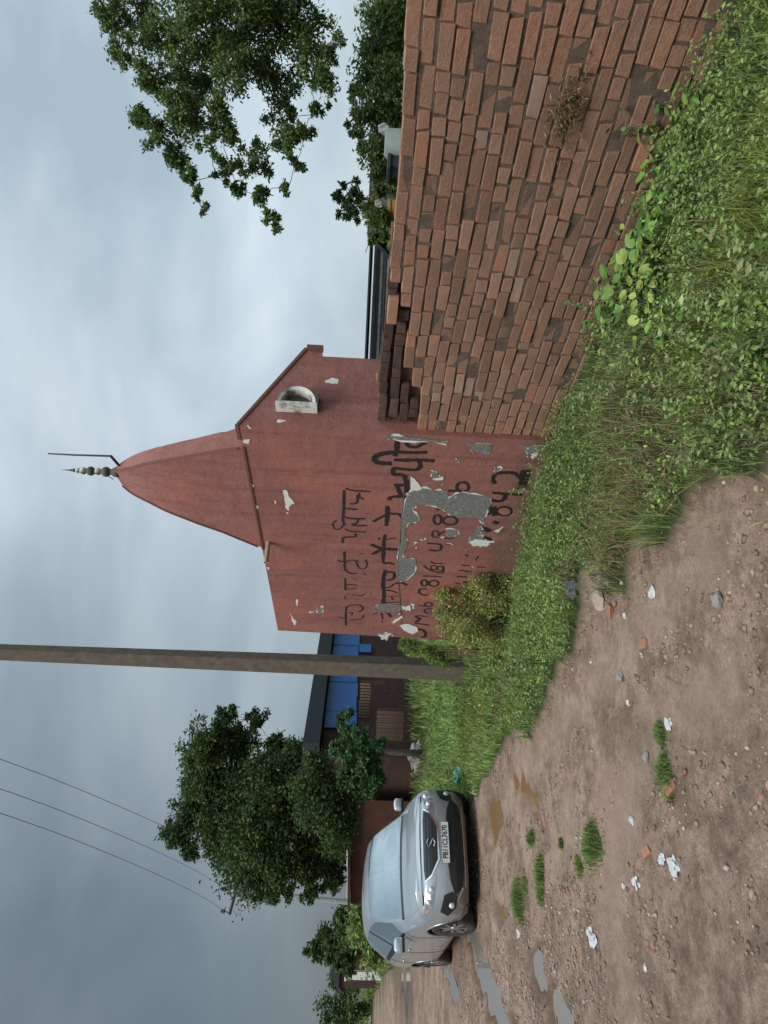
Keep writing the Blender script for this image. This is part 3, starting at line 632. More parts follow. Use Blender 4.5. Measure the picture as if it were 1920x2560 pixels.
l3 = [(T4,ell(780,490,80,95),36),(T4,ell(1040,510,150,85),36),(T4,ell(735,790,70,70),28),(T4,[(800,800),(930,720)],40),(T4,[(800,860),(1000,880),(1130,870)],26),(T4,[(560,980),(700,985),(840,1010),(850,1080),(790,1130),(590,1115)],38),(T4,[(490,1440),(560,1500),(700,1560),(880,1580),(900,1450)],36),(T4,[(640,1350),(700,1390),(900,1400)],30),(T4,[(760,280),(800,285)],56),
(T6,ell(280,430,115,90),36),(T6,[(180,500),(80,505),(0,500)],36),(T5,[(1030,300),(1200,305),(1400,320)],30),(T5,ell(1060,430,55,60),32),(T5,ell(1240,440,90,55),32),(T5,[(1110,545),(980,550),(970,620),(1060,660),(1130,650)],34),(T4,[(920,1000),(1060,1010)],20),(T4,ell(700,1480,60,45),24),(T4,ell(830,1500,60,45),24),
(T5,ell(1140,960,75,45),30),(T5,[(930,850),(1060,870),(1180,880)],30),(T5,ell(1140,840,70,38),30),(T5,[(870,1060),(960,1050),(1120,1065)],36),(T5,[(900,1070),(970,1110),(900,1170)],52),(T5,[(870,1190),(1050,1210),(1160,1230)],38),(T5,[(890,1300),(1010,1310),(1080,1370),(1070,1440),(1000,1460)],48)]
l4 = [(T6,[(900,370),(850,300),(880,210),(1000,165),(1180,160),(1290,190),(1400,300)],46),(T6,[(1460,110),(1440,250),(1410,400)],100),(T6,[(840,540),(1000,555),(1400,580)],42),(T6,[(1080,570),(1060,660),(970,700),(800,680)],50),(T6,ell(1060,890,140,85),30),(T6,[(860,800),(880,980)],85),(T6,ell(760,880,50,70),34),
(T6,[(850,1080),(950,1120)],80),(T6,[(600,1190),(720,1230),(800,1270)],75),(T6,[(560,1380),(740,1390),(800,1440)],50),(T7,[(440,600),(620,620)],38),(T7,[(390,710),(500,720),(650,745)],36),(T7,[(340,840),(560,850)],40),(T7,[(300,960),(420,1000)],38),(T7,[(470,960),(650,950),(700,1000)],46),(T7,[(520,380),(570,420)],42),(T7,[(740,500),(800,410)],28),(T7,[(760,640),(950,650)],28)]
writing('painted_writing', l1, M['ink_thin'], 'thin top line of Hindi letters', .0014)
writing('painted_writing', l2, M['ink'], 'thick second line of Hindi letters', .0016)
writing('painted_writing', l3, M['ink_thin'], 'line that begins Mob and goes on in digits', .0014)
writing('painted_writing', l4, M['ink'], 'lowest line beginning with a big C', .0015)

# ================================================================== BRICK WALL
ST = .06                                                    # face of the bricks lies 6 cm behind the shrine's face
bw = empty('brick_wall', mw=MW); tag(bw, 'bare red brick boundary wall with stepped broken top, running from the shrine to the right', 'wall')
ZW = .088*19-.01
CO = .0875
tops = []                                                   # (course from top) -> where its left end lies, from the photo
def sof(sx, sy): return onwall(sx, sy, ST)[0]
stepx = [-sof(1000,706), -sof(1022,767), -sof(1045,921), -sof(1063,969)]
brickdata = []
NC = 19
for c in range(NC):
    z = (c+.5)*CO; fromtop = NC-1-c
    x0 = .02 if fromtop > 3 else stepx[fromtop]
    x = x0 + (0 if fromtop <= 3 else random.uniform(-.1,0)); 
    row = random.random()
    while x < 5.3:
        ln = .208 if random.random() < .58 else .104
        if x+ln < .03 and fromtop > 3: x += ln; continue
        brickdata.append((x+ln/2, z, ln, 0)); x += ln+random.uniform(.007,.016)
# a few loose bricks left on the rear skin, and that skin itself (sooty)
for k in range(5):
    c = NC-1-k; x = .03 + (.06 if k%2 else 0); end = stepx[k] if k < 4 else .9
    if k == 0: end = stepx[0]+.35
    while x < end:
        ln = .225 if random.random() < .7 else .108
        if x+ln > (stepx[k]-.02 if k < 4 else .9) and k > 0: break
        brickdata.append((x+ln/2, (c+.5)*CO + (.012 if k == 0 else 0), ln, 1)); x += ln+.01
brickdata.append((-sof(995,780)+.0, (NC-1+.5)*CO, .225, 2))
def brick_mesh(ln, sd):
    random.seed(sd); bm = bmesh.new(); bmesh.ops.create_cube(bm, size=1)
    for v_ in bm.verts: v_.co = Vector((v_.co.x*ln, v_.co.y*.10, v_.co.z*.075))+Vector((random.uniform(-.007,.007), random.uniform(-.006,.003), random.uniform(-.006,.006)))
    bmesh.ops.bevel(bm, geom=list(bm.edges), offset=.0035, segments=1, affect='EDGES')
    me = bpy.data.meshes.new('brick'); bm.to_mesh(me); bm.free(); return me
bms = {}
def getb(ln, mtn, k):
    key = (ln, mtn, k)
    if key not in bms:
        me = brick_mesh(ln, k*17+int(ln*1000)); me.materials.append(M[mtn]); bms[key] = me
    return bms[key]
random.seed(11)
cnt = 0; rest = []
brickdata.sort(key=lambda q: abs(q[0]-1.55) if q[3] == 0 else 0)
for (x, z, ln, kind) in brickdata:
    r_ = random.random(); mtn = 'brick_dark' if kind == 1 else ('brick_orange' if r_ < .03 else ('brick_pale' if r_ < .06 else 'brick'))
    sag = .010*math.sin(x*2.1+.4)+.006*math.sin(x*5+z*3)
    y = ST+.05 + random.uniform(-.009,.009) + (.055 if kind == 1 else 0); zz = z+sag+random.uniform(-.003,.003)
    rot = (random.uniform(-.02,.02), random.uniform(-.018,.018), random.uniform(-.025,.025))
    me = getb(ln, mtn, random.randrange(6)); cnt += 1
    if cnt <= 300:
        o = bpy.data.objects.new('brick', me); C.objects.link(o); o.parent = bw; o.location = (x,y,zz); o.rotation_euler = rot
    else: rest.append((me, Matrix.Translation((x,y,zz)) @ Matrix.Rotation(rot[1],4,'Y')))
if rest:
    bm = bmesh.new()
    for me, mx_ in rest:
        k = len(bm.verts); bm.from_mesh(me); bm.verts.ensure_lookup_table()
        for v_ in bm.verts[k:]: v_.co = mx_ @ v_.co
    me = bpy.data.meshes.new('far_bricks'); bm.to_mesh(me); bm.free(); o = link('brick_courses', me, bw, M['brick']); o['kind'] = 'stuff'
mb = MB(); pr = [(.005,-.3),(.005,ZW-.02)]
zt_ = lambda k: (NC-k)*CO-.012
poly = [(.005,-.3),(5.3,-.3),(5.3,zt_(0)-.03)] + [(stepx[0]+.01, zt_(0)-.03),(stepx[0]+.01,zt_(1)),(stepx[1]+.01,zt_(1)),(stepx[1]+.01,zt_(2)),(stepx[2]+.01,zt_(2)),(stepx[2]+.01,zt_(3)),(stepx[3]+.01,zt_(3)),(stepx[3]+.01,zt_(4)),(.005,zt_(4))]
mb.prism([Vector((x, ST+.006, z)) for x, z in poly[::-1]], (0,.10,0)); mb.build('mortar_bed', M['mortar'], bw)
mb = MB(); mb.prism([Vector((x, ST+.118, z)) for x, z in [(.005,-.3),(.005,ZW-.02),(5.3,ZW-.02),(5.3,-.3)]], (0,.09,0)); mb.build('rear_skin', M['brick_dark'], bw)
# cement smears and dirt clinging to the joints
random.seed(4)
mb = MB()
for k in range(70):
    u_ = random.random()**1.4; x = .03+u_*1.3 if k < 80 else random.uniform(.3,3.0); z = random.uniform(.1,1.2) if k < 80 else random.uniform(.5,1.5)
    c = round(z/CO)*CO; n = 6; w = random.uniform(.02,.06); h = random.uniform(.006,.016)
    pts = [Vector((x+w*math.cos(2*math.pi*i/n)*random.uniform(.6,1.2), ST+.004, c+h*math.sin(2*math.pi*i/n)*random.uniform(.6,1.3))) for i in range(n)]
    mb.prism(pts, (0,.012,0))
o = mb.build('cement_smear', M['cement_smear'], bw); o['kind'] = 'stuff'
for k in range(14):
    pass
# the pale slab lying against its foot
s1, _ = onwall(1639,452,ST); s2, _ = onwall(1606,567,ST)
x1, x2 = -s1, -s2; zs = max(.06, onwall(1622,510,ST)[1])
o = empty('stone_slab', W(-(x1+x2)/2, ST-.05, zs-.05), math.atan2(E1.y,E1.x)); bx_ = MB(); bx_.box((0,0,0), (abs(x1-x2), .085, .075), jit=.004)
ob = bx_.build('stone_slab', M['slab'], None, bevel=.008); ob.matrix_world = o.matrix_world; bpy.data.objects.remove(o)
tag(ob, 'pale grey stone slab lying along the foot of the brick wall', 'slab')

# ================================================================== NEAR CONCRETE POLE
pb = G(1172, 1676); up = hz(pb.x, pb.y)
pole = empty('utility_pole', (pb.x, pb.y, -.1), R(-28)); tag(pole, 'thick square concrete utility pole standing in the grass left of the shrine', 'pole')
v = []
for z, w, d in ((0,.30,.20),(8.4,.20,.14)):
    lean = .0022*z
    v += [(-w/2+lean,-d/2,z),(w/2+lean,-d/2,z),(w/2+lean,d/2,z),(-w/2+lean,d/2,z)]
o = mesh('shaft', v, [(0,1,2,3),(4,7,6,5),(0,4,5,1),(1,5,6,2),(2,6,7,3),(3,7,4,0)], pole, M['concrete']); bv = o.modifiers.new('b','BEVEL'); bv.width = .012
mb = MB(); mb.box((.02,0,8.0), (1.5,.06,.07)); mb.build('crossarm', M['iron'], pole)

# ================================================================== CAR
car = empty('car', (CARP.x, CARP.y, .0), CARA); tag(car, 'silver hatchback car parked on the dirt road, front towards the camera', 'car')
def pch(xs, ys, x):
    xs = np.array(xs); ys = np.array(ys); h = np.diff(xs); d = np.diff(ys)/h; m_ = np.zeros(len(xs)); m_[0] = d[0]; m_[-1] = d[-1]
    for i in range(1, len(xs)-1): m_[i] = 0 if d[i-1]*d[i] <= 0 else 2*d[i-1]*d[i]/(d[i-1]+d[i])
    i = np.clip(np.searchsorted(xs, x)-1, 0, len(xs)-2); t_ = (x-xs[i])/h[i]
    return ys[i]*(2*t_**3-3*t_**2+1)+h[i]*m_[i]*(t_**3-2*t_**2+t_)+ys[i+1]*(-2*t_**3+3*t_**2)+h[i]*m_[i+1]*(t_**3-t_**2)
#        x     j0          j1          j2          j3          j4           j5           j6            j7
ST_ = [(-3.17,(.55,.24),(.66,.28),(.72,.50),(.74,.74),(.71,.92),(.60,1.02),(.55,1.05),(0,1.10)),
       (-3.02,(.62,.22),(.77,.26),(.82,.50),(.83,.78),(.78,.97),(.60,1.18),(.53,1.23),(0,1.30)),
       (-2.60,(.66,.20),(.82,.25),(.865,.50),(.87,.80),(.82,1.00),(.60,1.32),(.52,1.38),(0,1.44)),
       (-1.80,(.68,.19),(.835,.24),(.868,.50),(.872,.80),(.825,.96),(.615,1.385),(.53,1.445),(0,1.495)),
       (-1.30,(.68,.19),(.835,.24),(.868,.50),(.872,.79),(.825,.94),(.61,1.375),(.53,1.435),(0,1.485)),
       (-.98,(.68,.19),(.835,.24),(.868,.50),(.872,.79),(.822,.925),(.60,1.325),(.545,1.375),(0,1.42)),
       (-.62,(.68,.19),(.835,.24),(.866,.50),(.87,.78),(.82,.915),(.668,1.115),(.62,1.15),(0,1.19)),
       (-.28,(.68,.19),(.832,.24),(.862,.50),(.865,.77),(.80,.895),(.70,.935),(.665,.945),(0,.985)),
       (.10,(.66,.20),(.82,.25),(.86,.50),(.855,.75),(.77,.845),(.68,.875),(.60,.885),(0,.925)),
       (.42,(.62,.20),(.78,.25),(.825,.48),(.81,.68),(.72,.765),(.64,.795),(.56,.81),(0,.845))]
STx = [s[0] for s in ST_]
def sect(x, j):
    ys = [pch(STx, [s[1+k][0] for s in ST_], x) for k in range(8)]; zs_ = [pch(STx, [s[1+k][1] for s in ST_], x) for k in range(8)]
    j = min(6.9999, max(0,j)); k = int(j); t_ = j-k
    def cm(a):
        p = [a[max(0,k-1)], a[k], a[k+1], a[min(7,k+2)]]; lin = p[1]*(1-t_)+p[2]*t_
        if k in (4,5): return lin
        c = .5*((2*p[1])+(-p[0]+p[2])*t_+(2*p[0]-5*p[1]+4*p[2]-p[3])*t_**2+(-p[0]+3*p[1]-3*p[2]+p[3])*t_**3) if k < 6 else None
        return lin*.4+c*.6 if c is not None else lin
    y = cm(ys); z = cm(zs_)
    if k == 6: z = zs_[6]+(zs_[7]-zs_[6])*(1-(1-t_)**2.2); y = ys[6]*(1-t_)
    bow = 0
    if j > 4.5: bow = .16*max(0, min(1, (x+1.15)/.5 if x < -.65 else 1))*max(0, 1-(y/.75)**2)*(1 if x < .1 else max(0,1-(x-.1)/.32*.0))
    return y, z, bow
xs_ = np.concatenate([np.linspace(-3.17,-1.2,70), np.linspace(-1.18,.42,84)]); js = np.concatenate([np.linspace(0,4,22)[:-1], np.linspace(4,5,7)[:-1], np.linspace(5,6,4)[:-1], np.linspace(6,7,13)])
grid = []
for x in xs_:
    row = []
    for j in js:
        y, z, bow = sect(x, j); row.append((x+bow, y, z))
    grid.append(row)
def region(x, j, z, y):
    if j < 3.6:
        for wx in (0, -2.52):
            if (x-wx)**2+(z-.31)**2 < .352**2: return None
    if -1.0 < x < -.325 and j > 6.0: return 'windshield'
    if -.36 < x <= -.25 and j > 5.2: return 'cowl'
    if 4.22 < j < 4.95:
        top = 4.95
        if -.98 > x > -1.42 or (-.98 <= x < -.58): return 'front_side_window'
        if -1.50 > x > -2.22: return 'rear_side_window'
        if -1.42 >= x >= -1.50: return 'pillar_trim'
        if -2.22 >= x > -2.50 and j < 4.85: return 'quarter_window'
    if 3.98 < j <= 4.22 and -.50 > x > -2.6: return 'window_trim'
    if 5.9 < j and -3.1 < x < -2.86: return 'rear_window'
    return 'body'
parts = {}
for side in (1,-1):
    for i in range(len(xs_)-1):
        for k in range(len(js)-1):
            xc = (xs_[i]+xs_[i+1])/2; jc = (js[k]+js[k+1])/2; a = grid[i][k]; c = grid[i+1][k+1]
            rg = region(xc, jc, (a[2]+c[2])/2, (a[1]+c[1])/2)
            if rg is None: continue
            key = rg if rg in ('body','windshield','cowl','rear_window') else (rg, side)
            d = parts.setdefault(key, ({}, [], []))
            q = []
            for (ii, kk) in ((i,k),(i+1,k),(i+1,k+1),(i,k+1)):
                kid = (ii, kk, side if kk < len(js)-1 else 0)
                if kid not in d[0]: d[0][kid] = len(d[1]); g = grid[ii][kk]; d[1].append((g[0], g[1]*side, g[2]))
                q.append(d[0][kid])
            d[2].append(tuple(q) if side == -1 else tuple(q[::-1]))
pm_ = {'body':'silver','windshield':'glass','cowl':'black','front_side_window':'glass','rear_side_window':'glass','quarter_window':'glass','pillar_trim':'black','window_trim':'black','rear_window':'glass'}
nm_ = {'front_side_window':'side_window','rear_side_window':'side_window','quarter_window':'side_window'}
for key, (d, v, f) in parts.items():
    nm = key if isinstance(key, str) else key[0]
    o = mesh(nm_.get(nm, nm), v, f, car, M[pm_[nm]], True)
# nose: one surface wrapped round the front
def nose(y, z):
    """front surface: x as a function of half-width and height"""
    a = min(1, abs(y)/.83)
    lean = np.interp(z, [.16,.24,.34,.46,.56,.66,.74,.80,.845], [.70,.765,.80,.80,.79,.765,.72,.62,.44])
    edge_ = .36
    return edge_ + (lean-edge_)*(1-a**3.2)**.62
def nose_w(z): return float(np.interp(z, [.16,.26,.5,.66,.74,.80,.845], [.72,.80,.845,.835,.80,.75,.55]))
v = []; f = []; NU, NV = 61, 26
for i in range(NV):
    z = .17+(.845-.17)*i/(NV-1)
    for k in range(NU):
        a = -math.pi/2+math.pi*k/(NU-1); wv = nose_w(z); y = wv*math.sin(a)
        x = nose(y*.83/wv, z)
        if i == NV-1: x = .44+.12*(1-(y/.6)**2) if abs(y) < .6 else .40
        v.append((x, y, z))
for i in range(NV-1):
    for k in range(NU-1): f.append((i*NU+k, i*NU+k+1, (i+1)*NU+k+1, (i+1)*NU+k))
mesh('front_bumper', v, f, car, M['silver'], True)
# bonnet front lip filling between nose and bonnet
v = []; f = []
for i in range(5):
    q = i/4
    for k in range(31):
        yy = -.70+1.40*k/30; zt = .845-.075*(abs(yy)/.70)**2.4; x_b = .40+.16*(1-(yy/.72)**2); x_f = nose(yy, .79 if abs(yy)<.6 else .76)+.005
        v.append((x_b*(1-q)+x_f*q, yy, (zt+.004)*(1-q)+(.795-.03*(abs(yy)/.70)**2)*q + .012*math.sin(q*math.pi)))
for i in range(4):
    for k in range(30): f.append((i*31+k, (i+1)*31+k, (i+1)*31+k+1, i*31+k+1))
mesh('bonnet_lip', v, f, car, M['silver'], True)
def onnose(poly, off, name, mt, parent=None, dens=.035):
    """a closed outline in front view (y, z), wrapped on the nose"""
    bm = bmesh.new(); vs_ = [bm.verts.new((0,y,z)) for y,z in poly]; fc = bm.faces.new(vs_)
    bmesh.ops.triangulate(bm, faces=[fc])
    for _ in range(4):
        es = [e for e in bm.edges if e.calc_length() > dens]
        if not es: break
        bmesh.ops.subdivide_edges(bm, edges=es, cuts=1); bmesh.ops.triangulate(bm, faces=bm.faces[:])
    for v_ in bm.verts: y, z = v_.co.y, v_.co.z; wv = nose_w(z); v_.co.x = nose(y*.83/wv, z)+off
    for fc in bm.faces:
        if fc.normal.x < 0: fc.normal_flip()
    me = bpy.data.meshes.new(name); bm.to_mesh(me); bm.free(); return link(name, me, parent or car, mt, True)
def mir(p): return [(-y, z) for y, z in p[::-1]]
onnose([(-.44,.740),(-.38,.665),(-.20,.575),(.20,.575),(.38,.665),(.44,.740),(.3,.755),(-.3,.755)], .006, 'grille', M['black'])
for zc_ in (.60,.64,.68,.72):
    hw = np.interp(zc_, [.56,.665,.745], [.18,.36,.42]); onnose([(-hw,zc_-.004),(hw,zc_-.004),(hw,zc_+.004),(-hw,zc_+.004)], .012, 'grille_bar', M['blackmatt'])
for p in ([(-.46,.735),(-.395,.652),(-.21,.553),(-.20,.574),(-.38,.666),(-.44,.742)],):
    onnose(p, .014, 'chrome_strip', M['chrome']); onnose(mir(p), .014, 'chrome_strip', M['chrome'])
onnose([(-.215,.553),(.215,.553),(.205,.574),(-.205,.574)], .014, 'chrome_strip', M['chrome'])
# emblem on the grille: the looped letter shape
em = [(.05,.695),(-.0,.71),(-.055,.685),(.0,.655),(.05,.63),(.0,.605),(-.05,.62)]
mb = MB(); mb.tube([Vector((nose(y*1.0,z)+.024, y, z)) for y, z in em], .0085, 6); mb.build('emblem', M['chrome'], car)
hl = [(.37,.605),(.46,.603),(.62,.628),(.74,.655),(.785,.70),(.77,.748),(.60,.735),(.45,.700)]
for s in (1,-1):
    o = onnose(hl if s > 0 else mir(hl), .006, 'headlight', M['headglass'])
    for (yy, zz, rr_, mm) in ((.53,.662,.034,'lens'),(.66,.69,.036,'lens')):
        mb = MB(); mb.lathe([(.0,.012),(rr_*.6,.010),(rr_,.0),(rr_*1.1,-.01)], 14, 'x'); q = mb.build('lamp', M[mm], o, True); q.location = (nose(yy,zz)+.012, yy*s, zz)
    q = onnose([(.735,.675),(.775,.70),(.765,.74),(.73,.73)] if s > 0 else mir([(.735,.675),(.775,.70),(.765,.74),(.73,.73)]), .012, 'indicator', M['orange'], o)
    fr = [(.56,.40),(.60,.50),(.76,.545),(.79,.44),(.72,.345),(.60,.33)]
    o = onnose(fr if s > 0 else mir(fr), .005, 'fog_lamp_recess', M['black'])
    mb = MB(); mb.lathe([(0,.015),(.028,.012),(.036,.0),(.04,-.02)], 14, 'x'); q = mb.build('fog_lamp', M['lens'], o, True); q.location = (nose(.69,.40)+.01, .69*s, .40)
    st_ = [(.50,.262),(.64,.330),(.66,.322),(.52,.245)]
    onnose(st_ if s > 0 else mir(st_), .012, 'chrome_strip', M['chrome'])
onnose([(-.52,.26),(-.60,.36),(-.45,.42),(-.30,.44),(.30,.44),(.45,.42),(.60,.36),(.52,.26),(.3,.225),(-.3,.225)], .006, 'lower_grille', M['black'])
for zc_ in (.27,.31,.35,.39): onnose([(-.5,zc_-.004),(.5,zc_-.004),(.5,zc_+.004),(-.5,zc_+.004)], .012, 'grille_bar', M['blackmatt'])
onnose([(-.50,.212),(.50,.212),(.50,.222),(-.50,.222)], .014, 'chrome_strip', M['chrome'])
gap = [(y, .792-.03*(abs(y)/.70)**2) for y in np.linspace(-.62,.62,25)]
mb = MB(); mb.tube([Vector((nose(y*1.0, z)+.012, y, z)) for y, z in gap], .005, 4); mb.build('bonnet_gap', M['black'], car)
# registration plate
pl = MB(); pl.box((.828, 0, .475), (.012,.50,.115)); plo = pl.build('number_plate', M['plate'], car)
cu = bpy.data.curves.new('plate_text', 'FONT'); cu.body = 'PB11CL7670'; cu.size = .098; cu.align_x = 'CENTER'; cu.align_y = 'CENTER'; cu.extrude = .001; cu.offset = .0015
to = bpy.data.objects.new('t', cu); C.objects.link(to); dg = bpy.context.evaluated_depsgraph_get(); me = bpy.data.meshes.new_from_object(to.evaluated_get(dg)); bpy.data.objects.remove(to)
me.transform(Matrix.Translation((.836,0,.475)) @ Matrix(((0,0,1,0),(1,0,0,0),(0,1,0,0),(0,0,0,1))) @ Matrix.Diagonal((.80,1,1,1)))
me.materials.clear(); o = link('plate_letters', me, plo, M['black'])
mb = MB(); 
for zz in (.421,.529): mb.box((.829,0,zz), (.014,.51,.006))
mb.build('plate_frame', M['black'], car)
# mirrors, wipers, seams, handles, wheels
for s in (1,-1):
    bm = bmesh.new(); bmesh.ops.create_icosphere(bm, subdivisions=3, radius=1)
    for v_ in bm.verts:
        c = v_.co; v_.co = Vector((math.copysign(abs(c.x)**.7,c.x)*.055, math.copysign(abs(c.y)**.6,c.y)*.095, math.copysign(abs(c.z)**.6,c.z)*.075))
    me = bpy.data.meshes.new('m'); bm.to_mesh(me); bm.free(); o = link('side_mirror', me, car, M['silver_clean'], True); o.location = (-.56, .935*s, .99)
    mb = MB(); mb.box((.012,0,-.055), (.10,.17,.04)); q = mb.build('mirror_base', M['black'], o, False, .01)
    mb = MB(); mb.box((-.055,0,0), (.008,.15,.11)); mb.build('mirror_glass', M['glass'], o)
    mb = MB(); mb.tube([(-.60,.82*s,.945),(-.57,.90*s,.96)], .022, 8); mb.build('mirror_arm', M['black'], car)
    for xx in (-.42,-1.46,-2.30):
        mb = MB(); pts = []
        for j in np.linspace(.8,3.95,14):
            y, z, bw_ = sect(xx, j); pts.append((xx,(y+.0005)*s,z))
        mb.tube(pts, .0045, 4, False); mb.build('door_seam', M['black'], car)
    for xx in (-1.25,-2.12):
        y, z, _ = sect(xx, 3.05); mb = MB(); mb.tube([(xx-.09,(y+.012)*s,z),(xx,(y+.03)*s,z+.002),(xx+.09,(y+.012)*s,z)], .012, 6); mb.build('door_handle', M['silver'], car, True)
    mb = MB(); 
    pts = []
    for xx in np.linspace(-3.0,.3,12):
        y, z, _ = sect(xx, .55); pts.append((xx,(y-.004)*s,z))
    mb.tube(pts, .03, 6); mb.build('sill', M['black'], car, True)
mb = MB(); mb.tube([(-.20,.30,.985),(-.42,.10,1.055),(-.50,-.30,1.075)], .007, 5); mb.build('wiper', M['black'], car)
mb = MB(); mb.tube([(-.20,-.25,.99),(-.40,-.45,1.06),(-.52,-.62,1.09)], .007, 5); mb.build('wiper', M['black'], car)
mb = MB(); mb.tube([(-2.7,0,1.42),(-2.82,0,1.56)], [.012,.004], 6); mb.build('antenna', M['black'], car)
mb = MB(); mb.box((-1.26,0,.24), (3.6,1.36,.16)); mb.build('underbody', M['blackmatt'], car)
for wx in (0,-2.52):
    for s in (1,-1):
        mb = MB(); mb.lathe([(.372,-.02*s+0),(.372,.20),(.36,.30)], 24, 'y'); 
        arch = [( .358*math.cos(a)+wx, .31+.358*math.sin(a)) for a in np.linspace(-.25, math.pi+.25, 26)]
        pts = []
        for (x_, z_) in arch:
            jj = min(np.linspace(0.2,3.7,70), key=lambda j: abs(sect(min(.40,max(-3.1,x_)), j)[1]-z_)); pts.append((x_, (sect(min(.40,max(-3.1,x_)), jj)[0]-.004)*s, z_))
        mb = MB(); mb.tube(pts, .014, 6); mb.build('wheel_arch', M['silver'], car, True)
        mb = MB(); v = []; n = 20
        for k in range(n+1):
            a = math.pi*k/n
            for yy in (.845,.52): v.append((wx+.37*math.cos(a), yy*s, .30+.37*math.sin(a)))
        mesh('wheel_well', v+[(wx,.52*s,.25)], [(2*k,2*k+1,2*k+3,2*k+2) for k in range(n)]+[(2*k+1,2*n+2,2*k+3) for k in range(n)], car, M['blackmatt'])
        wh = empty('wheel', (wx, .755*s, .305)); wh.parent = car; wh.rotation_euler = (0,0,R(6) if wx == 0 else 0)
        mb = MB(); mb.lathe([(.19,-.08),(.255,-.092),(.292,-.085),(.305,-.06),(.305,.06),(.292,.085),(.255,.092),(.19,.08)], 36, 'y'); mb.build('tyre', M['tyre'], wh, True)
        mb = MB(); ys = .075*s; mb.lathe([(.195,-.08*s),(.195,.08*s),(.205,.082*s),(.208,.07*s)], 30, 'y')
        for k in range(8):
            a = 2*math.pi*k/8; c_, s_ = math.cos(a), math.sin(a); tvec = Vector((-s_,0,c_)); rv = Vector((c_,0,s_))
            p = [rv*.03-tvec*.02, rv*.20-tvec*.012, rv*.20+tvec*.016, rv*.03+tvec*.022]; mb.prism([q+Vector((0,.055*s,0)) for q in p], (0,.02*s,0))
        mb.build('rim', M['rim'], wh)
        mb = MB(); mb.lathe([(.001,.085*s),(.03,.083*s),(.036,.07*s),(.036,.04*s)], 14, 'y'); mb.build('hub_cap', M['chrome'], wh, True)
        mb = MB(); mb.lathe([(.001,.02*s),(.185,.02*s),(.19,.0)], 20, 'y'); mb.build('brake_disc', M['blackmatt'], wh)

# ================================================================== BEHIND: blue shed, fence, hut, trees
def quadprism(name, a, b_, z0, z1, depth, mt, parent=None):
    a = Vector(a); b_ = Vector(b_); d = (b_-a).normalized(); n = Vector((-d.y, d.x, 0)) if (Vector((-d.y,d.x,0)).y > 0) else Vector((d.y,-d.x,0))
    mb = MB(); mb.prism([Vector((a.x,a.y,z0)), Vector((b_.x,b_.y,z0)), Vector((b_.x,b_.y,z1)), Vector((a.x,a.y,z1))], n*depth); return mb.build(name, mt, parent)
SA = P(900, 1570, 23.5); SA.z = 0; SB = P(880, 1890, 16.6); SB.z = 0
shed = empty('shed', SA); tag(shed, 'long shed with a bright blue sheet wall under a dark roof, behind the concrete pole', 'shed')
MS = Matrix.Translation(-SA)
def sp_(q): return SA.lerp(SB, q) - SA
e_ = (SB-SA).normalized(); nb_ = Vector((-e_.y, e_.x, 0)); nb_ = nb_ if nb_.y > 0 else -nb_
def panel(name, q0, q1, z0, z1, off, th, mt):
    a = sp_(q0)-nb_*off; b_ = sp_(q1)-nb_*off; mb = MB(); mb.prism([Vector((a.x,a.y,z0)),Vector((b_.x,b_.y,z0)),Vector((b_.x,b_.y,z1)),Vector((a.x,a.y,z1))], nb_*th); return mb.build(name, mt, shed)
panel('wall', -.15, 1, -.1, 2.56, 0, 2.5, M['dark_brown'])
for k in range(9):
    q0 = -.12+k*.108; panel('blue_sheet', q0, q0+.105, 1.66+(.02 if k%2 else 0), 2.54, .06+(.012 if k%3 else 0), .03, M['blue'])
panel('roof', -.17, 1.02, 2.58, 3.0, .45, 3.2, M['dark_roof'])
panel('blue_door_sheet', .185, .262, 1.25, 1.655, .07, .02, M['blue'])
# barred fences in front of the shed
def barfence(name, label, x0s, y0s, x1s, y1s, dist, n, mt, rail):
    a = P(x1s, y0s, dist); b_ = P(x1s, y1s, dist); top = P(x0s, (y0s+y1s)/2, dist).z; bot = P(x1s, (y0s+y1s)/2, dist).z
    o = empty(name, (a.x, a.y, bot)); tag(o, label, 'fence')
    me = None
    for k in range(n):
        q = (k+.5)/n; x = (b_.x-a.x)*q; mb = MB()
        if me is None: mb.box((0,0,(top-bot)/2), (.045,.04,top-bot), jit=.003); ob_ = mb.build('bar', mt, o); me = ob_.data; ob_.location = (x,0,0)
        else: ob_ = bpy.data.objects.new('bar', me); C.objects.link(ob_); ob_.parent = o; ob_.location = (x,0,random.uniform(-.02,.02)); ob_.rotation_euler = (0,random.uniform(-.02,.02),0)
    for zz in (.06, top-bot-.06):
        mb = MB(); mb.box(((b_.x-a.x)/2, .04, zz), (abs(b_.x-a.x),.04,.06)); mb.build('rail', M['dark_brown'], o)
    mb = MB(); 
    for xx in (0, b_.x-a.x): mb.box((xx, .05, (top-bot)/2-.2), (.08,.08,top-bot+.4))
    mb.build('post', M['dark_brown'], o); return o
barfence('bar_screen', 'pale vertical bars under the blue sheet, left of the concrete pole', 899, 1707, 924, 1803, 18.2, 13, M['bar'], 0)
barfence('picket_fence', 'dark picket fence standing in the grass below the pale bars', 942, 1778, 1008, 1852, 16.6, 15, mat('dark_bar', (.075,.045,.03), .9, (.12,.075,.05), 8), 0)
